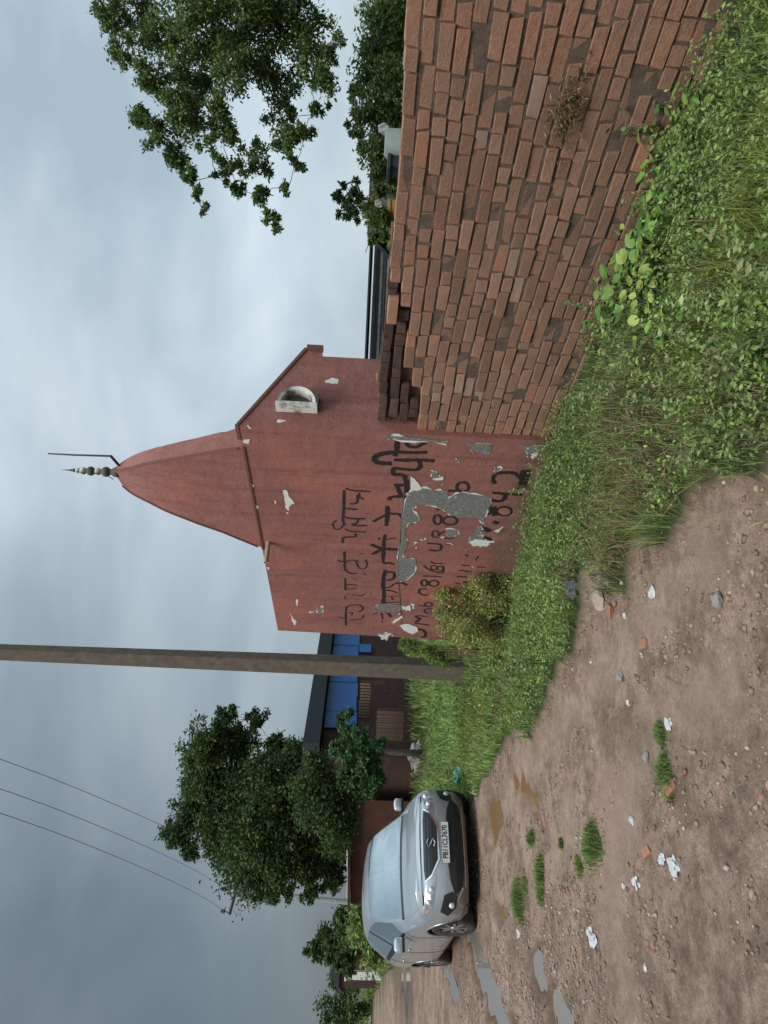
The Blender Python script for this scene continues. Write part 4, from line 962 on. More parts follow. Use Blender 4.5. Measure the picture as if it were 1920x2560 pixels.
# red mud hut behind the car
ha = P(905, 2000, 16.5); hb = P(905, 2260, 15.5); ha.z = hb.z = 0
hut = empty('mud_hut', ha); tag(hut, 'low red mud hut with a thin pale roof edge, behind the silver car', 'hut')
dz = (hb-ha).normalized(); nh = Vector((-dz.y,dz.x,0)); nh = nh if nh.y > 0 else -nh; wl = (hb-ha).length
mb = MB(); mb.prism([Vector((0,0,-.1)), dz*wl+Vector((0,0,-.1)), dz*wl+Vector((0,0,1.62)), Vector((0,0,1.72))], nh*3); mb.build('wall', M['mudred'], hut)
mb = MB(); mb.prism([Vector((0,0,1.73))-nh*.2, dz*(wl+.1)+Vector((0,0,1.63))-nh*.2, dz*(wl+.1)+Vector((0,0,1.69))-nh*.2, Vector((0,0,1.79))-nh*.2], nh*3.4); mb.build('roof', M['dark_brown'], hut)
mb = MB(); a = dz*(wl*.33)+Vector((0,0,1.775))-nh*.24; b_ = dz*(wl*.66)+Vector((0,0,1.742))-nh*.24; mb.tube([a, b_], .016, 5); mb.build('roof_edge', M['stone_white'], hut)
# far hut on the left with pale post
fh = P(880, 2400, 30); fh.z = 0; fo = empty('far_hut', fh); tag(fo, 'tiny dark brown hut beneath the trees, far behind on the left', 'hut')
mb = MB(); mb.box((0,0,.9), (1.5,1.5,1.9)); mb.build('wall', M['dark_brown'], fo); mb = MB(); mb.prism([(-.85,-.9,1.85),(.85,-.9,1.85),(0,-.9,2.3)], (0,1.8,0)); mb.build('roof', M['dark_roof'], fo)
fw = P(868, 2437, 28); fw.z = 0; mb = MB(); mb.box((0,0,.8), (.35,.12,1.5)); mb.box((0,0,1.58), (.45,.16,.08)); o = mb.build('boundary_wall', M['whitewash'], None); o.location = fw; tag(o, 'short whitewashed wall beside the tiny dark hut at far left', 'wall')

def tree(name, label, blobs, dist, nleaf, lsize, cols, trunk, group=None, spread=.35, droop=.2, cat='tree', limbs=(), w=None, squash=(1,1,1)):
    """blobs: (photo x, photo y, radius px, depth offset)"""
    base = Vector(trunk[0]); base = Vector((base.x, base.y, 0))
    o = empty(name, base); tag(o, label, cat, group)
    pts = []; tot = sum(b_[2]**2 for b_ in blobs); cen = []; subs = []
    for b_ in blobs:
        c = P(b_[0], b_[1], dist+(b_[3] if len(b_) > 3 else random.uniform(-spread,spread))); r_ = b_[2]*dist/F_PX; cen.append((c, r_))
        n = int(nleaf*b_[2]**2/tot); nsub = max(3, n//80); sub = blob(c, r_*.85, nsub, squash)
        k = RNG.integers(0, nsub, n); q = sub[k] + RNG.normal(size=(n,3))*r_*.125; subs += [(c, Vector(p_)) for p_ in sub[:7]]
        pts.append(q)
    pts = np.concatenate(pts)-np.array(base)
    cc = pick(cols, len(pts), .25, w); leaves('crown', pts, np.full(len(pts), lsize), cc, o, droop)
    mb = MB(); tp = [Vector(p)-base for p in trunk]; n = len(tp); r0_ = .02*dist/3 if dist < 30 else .18
    mb.tube(tp, list(np.linspace(r0_, r0_*.35, n)), 8)
    nodes = [(tp[-1], r0_*.42), (tp[n//2], r0_*.6)]; todo = [c-base for c, _ in cen]
    while todo:
        bi = min(((c-nd[0]).length, i, j) for i, c in enumerate(todo) for j, nd in enumerate(nodes))
        c = todo.pop(bi[1]); nd = nodes[bi[2]]; r2 = max(.006, nd[1]*.72)
        m_ = nd[0].lerp(c,.5)+Vector((random.uniform(-1,1),random.uniform(-1,1),random.uniform(-.3,1)))*bi[0]*.12
        mb.tube([nd[0], m_, c], [nd[1]*.8, (nd[1]+r2)/2*.8, r2], 6); nodes.append((c, r2))
    for c, p_ in subs: mb.tube([c-base, (c+p_)/2-base+Vector((0,0,random.uniform(-.05,.05))), p_-base], [r0_*.13, r0_*.09, r0_*.05], 4)
    mb.build('trunk', M['bark'], o, True); return o
DG = [(.045,.080,.026),(.065,.11,.032),(.030,.055,.025),(.10,.155,.04)]
# the big dark tree left of the shed
tb = P(900, 2060, 17.5); tb.z = 0
big = [(520,1850,70),(500,1930,75),(560,1800,35),(600,1850,60),(480,2010,55),(440,2080,45),(470,2120,35),(560,1950,95),(560,2060,100),(650,1950,100),(650,2060,110),(740,2020,95),(560,2105,60),(640,2180,50),(660,2180,80),(750,2120,80),(730,1900,60),(820,2100,60),(665,2235,30),(700,2230,35),(580,2090,60),(790,1960,60),(690,1860,40),(455,2050,40),(500,1860,30),(830,2200,38),(860,2140,35),(760,2180,50),(800,1910,40),(850,2010,45),(850,2070,36),(820,2160,50),(700,1890,45),(650,2130,120),(430,2110,22),(640,1800,34),(575,1775,22),(690,1930,70),(780,2230,30),(470,1960,24),(520,1880,40)]
tree('broadleaf_tree', 'large dark bushy tree rising behind the silver car', big, 17.5, 110000, .105, DG, [tb, tb+Vector((.1,0,1.2)), tb+Vector((.2,0,2.6)), tb+Vector((.2,0,3.6))], spread=.6)
sb = P(955, 1880, 14.5); sb.z = 0
LG = [(.05,.11,.04),(.07,.15,.05),(.035,.075,.03),(.09,.17,.055)]
tree('young_tree', 'small pale green leafy tree in front of the blue shed', [(850,1800,26),(865,1840,38),(850,1890,36),(880,1900,45),(860,1950,30),(900,1850,35),(915,1900,45),(920,1960,40),(940,1930,40),(890,1990,35),(835,1860,22),(940,1860,25),(880,1785,20)], 14.5, 9000, .10, LG, [sb, sb+Vector((0,0,.9)), sb+Vector((.1,0,1.7))], droop=.6)
fl = [((880,2290,45),(900,2330,40),(850,2300,25)), ((830,2360,45),(790,2375,28),(860,2390,45),(870,2340,40)), ((870,2440,45),(850,2475,40),(880,2500,45),(840,2550,60),(880,2560,60))]
fd = [31,27,34]; fnm = ['round dark tree right of the small far pole, left of the car roof', 'tallest of the far trees at the left, with an open top', 'leftmost far tree, running out of the photo']
for b_, d_, lb in zip(fl, fd, fnm):
    q = P(900, b_[0][1], d_); q.z = 0
    tree('broadleaf_tree', lb, b_, d_, 5500, .2, DG, [q, q+Vector((0,0,1)), q+Vector((.1,0,2))], 'far trees at the left', .8)
# far greenery under the trees at the left
def bushes(name, label, blobs, dist, n, size, cols, cat='bush', group=None, zmin=.01):
    c0 = P(blobs[0][0], blobs[0][1], dist); c0.z = 0; pts = []; tot = sum(b_[2]**2 for b_ in blobs)
    for b_ in blobs:
        c = P(b_[0], b_[1], dist+random.uniform(-.3,.3)); r_ = b_[2]*dist/F_PX; k = int(n*b_[2]**2/tot)
        q = blob(c, r_, max(4,k//40)); i_ = RNG.integers(0, len(q), k); q = q[i_]+RNG.normal(size=(k,3))*r_*.26; q[:,2] = np.maximum(q[:,2], zmin); pts.append(q)
    pts = np.concatenate(pts)-np.array(c0); o = empty(name, c0); tag(o, label, cat, group)
    leaves('foliage', pts, np.full(len(pts), size), pick(cols, len(pts), .3), o, .0)
    mb = MB()
    for k in range(14):
        q = pts[random.randrange(len(pts))]
        if q[2] > 1.3: continue
        mb.tube([(q[0]*.6, q[1]*.6, 0), (q[0],q[1],max(.05,q[2]))], [.008*dist/8,.003*dist/8], 4)
    mb.build('stem', M['twig'], o); return o
bushes('bush', 'mid green undergrowth between the mud hut and the far pole', [(905,2290,30),(915,2330,35),(890,2340,25),(925,2380,30)], 22, 3500, .16, GREEN)
bushes('bush', 'dark green scrub at the foot of the big dark tree', [(880,1985,30),(870,2000,26),(905,1975,30),(800,1935,42),(830,1990,45),(860,2045,40),(790,2020,50),(840,2090,40),(870,1960,35),(760,1960,40),(825,2060,40),(780,1900,26)], 14.6, 15000, .085, DG)
bushes('bush', 'yellow green shrub growing against the left corner of the shrine', [(1105,1495,24),(1130,1530,34),(1175,1490,30),(1205,1550,50),(1120,1575,24),(1165,1585,36),(1230,1500,45),(1240,1580,45),(1100,1530,16),(1200,1460,26),(1250,1450,34),(1270,1530,44),(1300,1480,36),(1310,1540,40)], 8.0, 21000, .036, [(.36,.39,.11),(.27,.34,.09),(.38,.34,.14),(.20,.26,.08),(.42,.42,.16)], zmin=-.25)
bushes('bush', 'green weeds standing between the concrete pole and the shrine', [(1010,1608,16),(1035,1618,18),(1060,1625,16),(1085,1640,20),(1110,1650,22)], 9.6, 3500, .04, GREEN)

# ---- far pole and its wires
FPd = 26; fp = P(905, 2266, FPd); fp.z = 0; ft_ = P(585, 2223, FPd)
fpo = empty('utility_pole', fp); tag(fpo, 'thin pale utility pole with a dark crossarm, far behind the car', 'pole')
mb = MB(); mb.tube([(0,0,-.1), Vector((ft_.x-fp.x,0,ft_.z))], [.11,.07], 8); mb.build('shaft', M['pale_pole'], fpo)
a1 = P(605,2169,FPd)-fp; a2 = P(574,2285,FPd)-fp
mb = MB(); mb.tube([a1, a2], .065, 6); mb.build('crossarm', M['iron'], fpo)
ins = []
for (x_, y_, X2, Y2) in ((590,2222,563,2224),(577,2283,560,2278),(607,2168,590,2166)):
    a = P(x_,y_,FPd)-fp; b_ = P(X2,Y2,FPd)-fp; mb = MB(); mb.tube([a, b_], .02, 5); mb.lathe([(.001,-.05),(.08,-.03),(.09,.0),(.05,.06),(.08,.08),(.03,.14)], 10, 'z', b_); mb.build('insulator', M['iron'], fpo, False); ins.append(b_+fp)
for b_, (mx_, my_), lb in zip((ins[2],ins[0],ins[1]), ((197,1973),(205,2048),(208,2108)), ('power line crossing the grey sky, the right one of three', 'power line crossing the grey sky, the middle one of three', 'power line crossing the grey sky, the left one of three')):
    mid = P(mx_, my_, 13); d = mid-b_; pts = [b_+d*q+Vector((0,0,-1.2*q*(1-q) if q < 1 else 0)) for q in np.linspace(0,1,14)]; dd = pts[-1]-pts[-2]; pts += [pts[-1]+dd*k+Vector((0,0,.03*k*k)) for k in range(1,10)]
    mb = MB(); mb.tube(pts, .0065, 4); o = mb.build('power_line', M['grey_board'], None); tag(o, lb, 'cable', 'power lines')

# ---- things beyond the brick wall on the right
lb_ = P(925, 900, 21); rb_ = P(921, 545, 19); g1 = empty('farm_building', (lb_.x-1.5, lb_.y, 0)); tag(g1, 'long low grey weathered building beyond the brick wall, right of the shrine', 'building')
x0 = -3; x1 = rb_.x-lb_.x+1.5+3.2; zt2 = P(919,760,20).z
mb = MB(); mb.box(((x0+x1)/2, 1.5, zt2/2-.2), (x1-x0, 3, zt2+.05)); mb.build('wall', M['grey_board'], g1)
me = None
for k in range(8):
    zz = zt2-.06-k*.11; mb = MB(); mb.box(((x0+x1)/2, -.02-.01*(k%2), zz), (x1-x0, .04, .07), jit=.006); mb.build('board', M['grey_board'] if k%2 else M['dark_roof'], g1)
mb = MB(); mb.box(((x0+x1)/2, 1.4, zt2), (x1-x0+.2, 3.3, .05)); mb.build('roof', M['dark_roof'], g1)
a = P(921,612,19); mb = MB(); mb.tube([Vector((0,0,-.6)), Vector((.0,0,0)), P(913,632,19)-a], [.02,.02,.012], 5); o = mb.build('stick', M['twig'], None); o.location = a; tag(o, 'thin stick poking up from the grey building roof', 'stick')
a = P(985,500,12.5); b_ = P(985,610,13.2); 
oy = empty('low_wall', (a.x,a.y,0)); tag(oy, 'ochre yellow plastered low wall just beyond the brick wall', 'wall')
mb = MB(); d_ = Vector((b_.x-a.x,b_.y-a.y,0)); mb.prism([Vector((0,0,0)), d_, d_+Vector((0,0,P(977,610,13.2).z)), Vector((0,0,P(976,500,12.5).z))], (0,.2,0)); mb.build('wall_body', M['ochre'], oy)
mb = MB(); d2 = d_.normalized(); mb.prism([Vector((0,-.03,P(976,500,12.5).z)), d_+Vector((0,-.03,P(977,610,13.2).z)), d_+Vector((0,-.03,P(977,610,13.2).z+.05)), Vector((0,-.03,P(976,500,12.5).z+.05))], (0,.26,0)); mb.build('wall_cap', M['ochre'], oy)
# dark thatched hut mass
a = P(960, 470, 15); th = empty('thatched_hut', (a.x+.4,a.y,0)); tag(th, 'dark thatched hut half hidden by bushes beyond the brick wall', 'hut')
zt3 = P(922,470,15).z; mb = MB(); mb.box((0,.9,.7), (2.0,1.8,1.5)); mb.build('wall', M['dark_brown'], th)
mb = MB(); mb.prism([(-1.3,-.3,1.30),(1.3,-.3,1.30),(1.15,.7,zt3),(-1.15,.7,zt3)], (0,.25,-.02)); mb.prism([(-1.3,2.1,1.30),(1.3,2.1,1.30),(1.15,.9,zt3),(-1.15,.9,zt3)], (0,-.25,-.02)); mb.build('roof', M['dark_roof'], th)
# pale green tank and dark box
a = P(992,360,9.5); mb = MB(); mb.lathe([(.0,.18),(.16,.18),(.20,.15),(.205,-.9),(.19,-1.8)], 18); o = mb.build('water_tank', mat('pale_green', (.14,.19,.165), .7, (.19,.24,.21), 8), None, True); o.location = (a.x,a.y,a.z); tag(o, 'pale green drum standing beyond the brick wall top', 'drum')
a = P(993,405,9.6); mb = MB(); mb.box((0,0,-.85), (.30,.3,1.9)); mb.box((0,0,.12), (.36,.36,.05)); o = mb.build('dark_post_box', M['dark_roof'], None, bevel=.01); o.location = a; tag(o, 'dark blue grey post block beside the pale green drum', 'post')
def rag(loc, w, h, lab, mt='plastic', nm='white_cloth'):
    v = []; f = []; n = 9
    for i in range(n):
        for k in range(n):
            u_, q_ = i/(n-1)-.5, k/(n-1)-.5; v.append((u_*w*(1-.3*abs(q_)), .03*math.sin(u_*9+q_*5), q_*h+.05*h*math.sin(u_*12)))
    for i in range(n-1):
        for k in range(n-1): f.append((i*n+k,(i+1)*n+k,(i+1)*n+k+1,i*n+k+1))
    o = mesh(nm, v, f, None, M[mt], True); o.location = loc; s_ = o.modifiers.new('s','SOLIDIFY'); s_.thickness = .01; tag(o, lab, 'cloth'); return o
rag(P(960,322,9.8), .16, .16, 'white cloth caught in the hedge above the pale green drum')
rag(P(947,508,12), .13, .13, 'small white cloth hanging by the dark thatched hut')
# hedge beyond the wall
HG = [(.14,.22,.06),(.08,.135,.045),(.16,.21,.06),(.055,.09,.035)]
bushes('hedge', 'leafy green hedge beyond the brick wall at the right edge', [(935,270,38),(970,280,34),(950,330,30),(985,300,28),(930,380,30),(960,370,24),(930,200,45),(975,190,45),(940,120,50),(985,110,50),(950,40,50),(1000,30,50),(900,300,24)], 10.5, 14000, .075, HG, 'hedge')
bushes('bush', 'yellow green bush right of the ochre wall, beyond the brick wall', [(935,540,22),(955,545,22),(965,590,14),(940,560,16),(925,520,20),(945,480,20),(985,470,16)], 13, 4200, .075, [(.13,.17,.03),(.09,.13,.03),(.06,.09,.03)])
bushes('bush', 'dark green scrub between the hedge and the ochre wall, beyond the brick wall', [(950,410,22),(970,430,18),(940,440,18),(985,425,14),(930,600,12),(950,390,22),(985,450,14),(975,400,20)], 11.5, 3600, .075, HG)
bushes('bush', 'small dark green plant in front of the ochre wall, left end', [(982,622,9),(985,638,8)], 12.6, 500, .06, [(.03,.08,.03),(.05,.11,.04)])
q = P(960, 505, 14); q.z = 0
tree('young_tree', 'lone small tree against the sky above the brick wall', [(850,490,22),(865,510,24),(880,480,22),(880,520,24),(860,540,18),(895,540,16),(845,530,12),(900,500,18),(858,465,12),(890,455,10)], 14, 2600, .085, [(.04,.075,.03),(.055,.10,.03),(.03,.05,.025)], [q, q+Vector((0,0,1.2)), q+Vector((.05,0,2.1))])
q = P(960, 290, 13); q.z = 0
tree('young_tree', 'thin tree rising out of the hedge, under the overhanging branches', [(890,290,20),(900,330,20),(880,335,14),(905,365,14),(880,260,16),(870,310,10),(885,220,24)], 13, 2300, .075, [(.04,.075,.03),(.055,.10,.03)], [q, q+Vector((0,0,1.2)), q+Vector((.05,0,2.0))])
# the tree whose branches hang into the top right
ov = [(350,290,42),(395,335,55),(440,395,50),(475,455,38),(505,520,20),(490,495,22),(475,300,70),(560,320,60),(575,410,44),(600,470,34),(650,490,40),(675,540,34),(692,570,17),(640,400,55),(705,350,55),(735,415,34),(760,340,42),(795,285,32),(825,262,13),(430,262,55),(555,262,45),(700,270,55),(720,470,25),(420,370,30),(530,370,35),(340,262,25),(545,440,25),
      (380,190,60),(470,180,80),(580,170,85),(690,180,75),(790,190,60),(400,100,80),(520,80,100),(650,80,100),(770,100,80),(350,20,70),(470,10,90),(600,0,90),(720,10,90),(830,120,40),(300,130,50),(280,40,60)]
ovb = P(950, -230, 9.5); ovb.z = 0
OG = [(.085,.145,.04),(.12,.19,.05),(.055,.095,.035),(.20,.25,.06),(.07,.115,.045)]
tree('overhanging_tree', 'tree reaching in from the right, its leafy branches hanging over the brick wall', ov, 9.5, 52000, .062, OG, [ovb, ovb+Vector((-.2,0,1.5)), ovb+Vector((-.6,0,3.0)), ovb+Vector((-1.3,0,4.0))], spread=.5, droop=.7, w=[.26,.26,.2,.12,.16])

# ================================================================== GRASS AND WEEDS
def sample(n, x0, x1, y0, y1):
    x = RNG.uniform(x0,x1,n); y = RNG.uniform(y0,y1,n); m_ = gmask(x,y)
    m_ &= ~((x-HEAP.x)**2+(y-HEAP.y)**2 < .27**2)
    # keep clear of shrine, brick wall and car
    rx = x-P0.x; ry = y-P0.y; s_ = rx*E1.x+ry*E1.y; t_ = rx*E2.x+ry*E2.y
    m_ &= ~((s_ > -6) & (s_ < LEN+.1) & (t_ > -.02) & (t_ < 1.3))
    cx_ = x-CARP.x; cy_ = y-CARP.y; a = cx_*math.cos(CARA)+cy_*math.sin(CARA); b_ = -cx_*math.sin(CARA)+cy_*math.cos(CARA)
    m_ &= ~((a > -3.2) & (a < .9) & (abs(b_) < .85))
    x, y, s_, t_ = x[m_], y[m_], s_[m_], t_[m_]
    return x, y, height(x,y), s_, t_
DRYC = G(1610,1170)
BROWN = np.array([(.19,.14,.08),(.27,.21,.125),(.13,.09,.055)]); GR = np.array(GREEN)
def grasscols(x, y, s_, t_):
    n = len(x); c = pick(GREEN, n, .25); f = fbm(x, y, 1.5, 3, 77); yl = f > .60
    c[yl] = pick([(.15,.21,.04),(.19,.21,.055)], yl.sum(), .2)
    dry = (fbm(x, y, 2.1, 3, 33)*.75 + .30*np.exp(-((x-DRYC.x)**2+(y-DRYC.y)**2)/.55)) > .50
    dry &= RNG.uniform(0,1,n) < .55
    c[dry] = pick(BROWN, dry.sum(), .25); c *= (.65+.7*fbm(x, y, 1.1, 3, 140))[:,None]; return c
# near verge
x, y, z, s_, t_ = sample(150000, -3.2, 3.6, 1.6, 7.2)
d = np.hypot(x,y); keep = RNG.uniform(0,1,len(x)) < np.clip(1.25-d/9, .3, 1); x,y,z,s_,t_ = (q[keep] for q in (x,y,z,s_,t_))
hn = .03+.28*np.clip(fbm(x,y,2.6,4,12)-.3,0,1)**1.3+.09*RNG.uniform(0,1,len(x))**3
k = RNG.uniform(0,1,len(x)) < .35; fx, fy = x[k]+RNG.normal(size=k.sum())*.10, y[k]+RNG.normal(size=k.sum())*.10; ow = ~gmask(fx,fy) & (pudmask(fx,fy) < .01) & (((fx-P0.x)*E2.x+(fy-P0.y)*E2.y) < -.1); fx, fy = fx[ow], fy[ow]
tag(blades('grass', np.stack([fx,fy,height(fx,fy)-.005],-1), RNG.uniform(.02,.08,len(fx)), RNG.uniform(.003,.007,len(fx)), grasscols(fx,fy,fx,fy), lean=1.0), 'sparse grass creeping from the verge onto the dirt', 'grass', kind='stuff')
hn += .12*np.exp(-((x-DRYC.x)**2+(y-DRYC.y)**2)/.4)*RNG.uniform(0,1,len(x))
hn *= np.where(t_ > -.45, .75+.5*np.clip(-t_/.45,0,1), 1.15)
tag(blades('grass', np.stack([x,y,z-.01],-1), hn, RNG.uniform(.003,.008,len(x)), grasscols(x,y,s_,t_), lean=.9), 'short mixed grass on the verge along the walls', 'grass', kind='stuff')
# meadow round the pole and behind the car
x, y, z, s_, t_ = sample(170000, -10, 2.0, 6.2, 16)
keep = RNG.uniform(0,1,len(x)) < np.clip(1.6-np.hypot(x,y)/13, .25, 1); x,y,z,s_,t_ = (q[keep] for q in (x,y,z,s_,t_))
hn = .05+.14*fbm(x,y,1.2,3,12)**1.3+.05*RNG.uniform(0,1,len(x))
tag(blades('grass', np.stack([x,y,z-.01],-1), hn, RNG.uniform(.006,.014,len(x)), grasscols(x,y,s_+9,t_)*1.25, lean=.8), 'bright green meadow grass round the concrete pole', 'grass', kind='stuff')
x, y, z, s_, t_ = sample(90000, -34, 26, 14, 46)
tag(blades('grass', np.stack([x,y,z-.01],-1), .12+.2*RNG.uniform(0,1,len(x)), np.full(len(x), .05), grasscols(x,y,s_+30,t_), lean=.6), 'far grass below the trees and the shed', 'grass', kind='stuff')
# small-leaved weeds through the verge
def weeds(name, label, n, x0,x1,y0,y1, hmax, lsz, cols, dens_seed, thr, per=26):
    x, y, z, s_, t_ = sample(n, x0,x1,y0,y1); k = (fbm(x,y,1.8,3,dens_seed) > thr) & (RNG.uniform(0,1,len(x)) > 1.0*np.exp(-((x-DRYC.x)**2+(y-DRYC.y)**2)/.5)); x,y,z = x[k],y[k],z[k]; m_ = len(x)
    h = RNG.uniform(.35,1,m_)*hmax; q = np.repeat(np.arange(m_), per); u = RNG.uniform(.15,1,len(q))
    sx = RNG.normal(size=m_)*.25; sy = RNG.normal(size=m_)*.25
    px = x[q]+sx[q]*h[q]*u+RNG.normal(size=len(q))*.022*(1.2-u); py = y[q]+sy[q]*h[q]*u+RNG.normal(size=len(q))*.022*(1.2-u); pz = z[q]+h[q]*u
    tag(leaves(name, np.stack([px,py,pz],-1), np.full(len(q), lsz), pick(cols, len(q), .28)*np.repeat(.62+.8*fbm(x,y,.9,3,141), per)[:,None], None, -.1), label, 'weeds', kind='stuff')
weeds('weeds', 'small leaved green weeds along the foot of the walls', 8000, -2.6, 3.4, 1.8, 7.0, .26, .026, GREEN+[(.24,.33,.14),(.26,.35,.11)], 5, .36, 22)
weeds('tall_weeds', 'ragged clumps of taller pale weeds on the verge', 420, -2.4, 3.2, 1.9, 6.6, .40, .040, [(.20,.29,.09),(.27,.35,.13),(.14,.21,.07),(.30,.30,.14)], 205, .56, 60)
weeds('weeds', 'taller weeds in the meadow by the concrete pole', 1400, -8, -.8, 6.5, 13.5, .30, .045, GREEN, 6, .50)
# dry bent stems
mb = MB(); random.seed(9)
for k in range(380):
    p = Vector((DRYC.x+random.gauss(0,.55), DRYC.y+random.gauss(0,.45), 0))
    if not bool(gmask(np.array([p.x]), np.array([p.y]))[0]): continue
    p.z = hz(p.x,p.y); d = Vector((random.uniform(-1,1),random.uniform(-1,1),random.uniform(.3,1.0)))*random.uniform(.10,.26); mb.tube([p, p+d*.6+Vector((0,0,.03)), p+d*1.2+Vector((0,0,-.03))], [.0025,.002,.001], 4)
o = mb.build('dry_stems', M['twig'], None); tag(o, 'dry brown stems tangled in the verge grass', 'dry stems', kind='stuff')

# broad-leaved plants at the wall foot: each large leaf a part
def leafmesh(nm, mt):
    v = []; f = []; n = 6
    for i in range(n+1):
        u = i/n; w = .42*math.sin(math.pi*min(1,u*.93+.07))**.7*(1-.25*u)
        zc = -.25*u*u+.12*u
        v += [(u,-w,zc+.07),(u,0,zc),(u,w,zc+.07)]
    for i in range(n): f += [(3*i,3*i+3,3*i+4,3*i+1),(3*i+1,3*i+4,3*i+5,3*i+2)]
    me = bpy.data.meshes.new(nm); me.from_pydata(v,[],f); me.update(); me.materials.append(mt); me.polygons.foreach_set('use_smooth',[True]*len(f)); return me
def lm(nm, c, c2):
    m2 = mat(nm, c, .45, c2, 3, .2, 12, obj_random=.3); return m2
LM = [leafmesh('leaf', lm('broad_leaf_a',(.10,.20,.03),(.15,.26,.045))), leafmesh('leaf', lm('broad_leaf_b',(.06,.14,.03),(.10,.20,.04))), leafmesh('leaf', lm('broad_leaf_c',(.17,.23,.04),(.22,.27,.06)))]
def broad(sx, sy, n, lab, size=.075, spread=.16, hgt=.16):
    n = int(n*1.5); spread *= 1.35; hgt *= 1.25; size *= 1.1
    p = G(sx, sy, .05); p.z = hz(p.x,p.y); o = empty('broad_leaf_plant', p); tag(o, lab, 'plant', 'broad leaved plants at the foot of the brick wall')
    mb = MB()
    for k in range(n):
        a = random.uniform(0,2*math.pi); r_ = spread*random.random()**.5; q = Vector((r_*math.cos(a), r_*math.sin(a), hgt*random.uniform(.35,1)))
        ob = bpy.data.objects.new('leaf', random.choice(LM)); C.objects.link(ob); ob.parent = o; sc = size*random.uniform(.6,1.25); ob.scale = (sc,sc,sc)
        ob.location = q; ob.rotation_euler = (random.uniform(-.5,.5), random.uniform(-.7,.3), a+random.uniform(-.9,.9))
        mb.tube([(q.x*.2,q.y*.2,-.01), q*.6+Vector((0,0,.02)), q], [.0035,.003,.002], 4)
    mb.build('stem', mat('green_stem',(.08,.12,.04),.7), o); return o
broad(1655, 715, 30, 'leafy plant with the widest round leaves, right of the shrine in the verge')
broad(1600, 745, 26, 'round leaved plant close to the brick wall foot, next to the widest leaved one')
broad(1680, 640, 26, 'yellow green leafy plant at the lower right of the verge', .07)
broad(1560, 800, 24, 'smaller round leaved plant further left along the brick wall foot', .055)
broad(1700, 790, 24, 'broad leaved plant nearest the dirt road', .065)
broad(1640, 600, 22, 'broad leaved plant beside the pale stone slab', .06)
broad(1690, 480, 24, 'broad leaved plant in front of the pale stone slab', .06, .15, .10)
broad(1730, 380, 26, 'broad leaved plant at the right end of the verge', .065, .2, .14)
broad(1700, 280, 26, 'creeping leaves climbing the brick wall at the far right', .055, .2, .2)
p = W(.08,-.03,.0); 
# small climbing sprigs on the wall
def sprig(sx, sy, lab, mt_i, n=12, rad=.10, grp=None):
    s1, z1 = onwall(sx, sy, ST); o = empty('climbing_plant', W(s1, ST-.03, z1)); tag(o, lab, 'plant', grp); mb = MB()
    for k in range(n):
        q = Vector((random.gauss(0,rad*.5), -random.uniform(0,.05), random.gauss(0,rad*.6)))
        q = Matrix.Rotation(math.atan2(-E1.y,-E1.x),3,'Z') @ q
        ob = bpy.data.objects.new('leaf', LM[mt_i]); C.objects.link(ob); ob.parent = o; sc = random.uniform(.025,.05); ob.scale = (sc,)*3; ob.location = q; ob.rotation_euler = (random.uniform(-1,1),random.uniform(-1,1),random.uniform(0,6.28))
        mb.tube([Vector((0,0,-rad)), q*.5, q], .0015, 4)
    mb.build('stem', M['twig'], o)
sprig(1590, 300, 'small green creeper on the bricks near the right edge, low on the wall', 1, 16, .12)
sprig(1640, 340, 'yellow leaved creeper at the foot of the wall near the right edge', 2, 18, .12)
# dry thatchy clump stuck on the wall at the right edge
s1, z1 = onwall(1410, 268, ST); pts = []; n = 480; u = RNG.normal(size=(n,3))*np.array([.10,.012,.045])
bp_ = np.array([tuple(W(s1-q[0], ST-.02-abs(q[1]), z1+q[2])) for q in u]); tag(leaves('dry_creeper', bp_, np.full(n,.035), pick([(.30,.22,.12),(.22,.15,.08),(.18,.17,.08)], n, .3), None, .6, .25), 'clump of dry brown creeper hanging on the bricks at the right edge', 'creeper')

# ================================================================== ROAD: gravel, stones, tufts, litter
n = 60000; x = RNG.uniform(-7.5,3,n); y = RNG.uniform(1.6,11,n); m_ = ~gmask(x,y); k = fbm(x,y,1.1,3,61)
for gc_ in (G(1610,1950),G(1560,2080),G(1480,2160),G(1420,2250),G(1660,2100),G(1380,2060)): k = np.maximum(k, .42+.28*np.exp(-((x-gc_.x)**2+(y-gc_.y)**2)/.09))
m_ &= (RNG.uniform(0,1,n) < np.clip((k-.46)*4.5,.02,1)*np.clip(1-rut(x,y)*1.6,.02,1))
a = (x-CARP.x)*math.cos(CARA)+(y-CARP.y)*math.sin(CARA); m_ &= (pudmask(x,y) < .01); x,y = x[m_],y[m_]; n = len(x); z = height(x,y)
r_ = .004+.016*RNG.uniform(0,1,n)**3
oc = np.array([(1,0,0),(-1,0,0),(0,1,0),(0,-1,0),(0,0,1),(0,0,-1)],float); of = np.array([(0,2,4),(2,1,4),(1,3,4),(3,0,4),(2,0,5),(1,2,5),(3,1,5),(0,3,5)])
Vv = oc[None]*r_[:,None,None]*RNG.uniform(.6,1.5,(n,6,1)); th_ = RNG.uniform(0,6.28,n); cs, sn = np.cos(th_)[:,None], np.sin(th_)[:,None]
Vx = Vv[:,:,0]*cs-Vv[:,:,1]*sn; Vy = Vv[:,:,0]*sn+Vv[:,:,1]*cs; Vz = Vv[:,:,2]*.7
VV = np.stack([Vx+x[:,None], Vy+y[:,None], Vz+(z+r_*.2)[:,None]],-1).reshape(-1,3); FF = (of[None]+np.arange(n)[:,None,None]*6).reshape(-1,3)
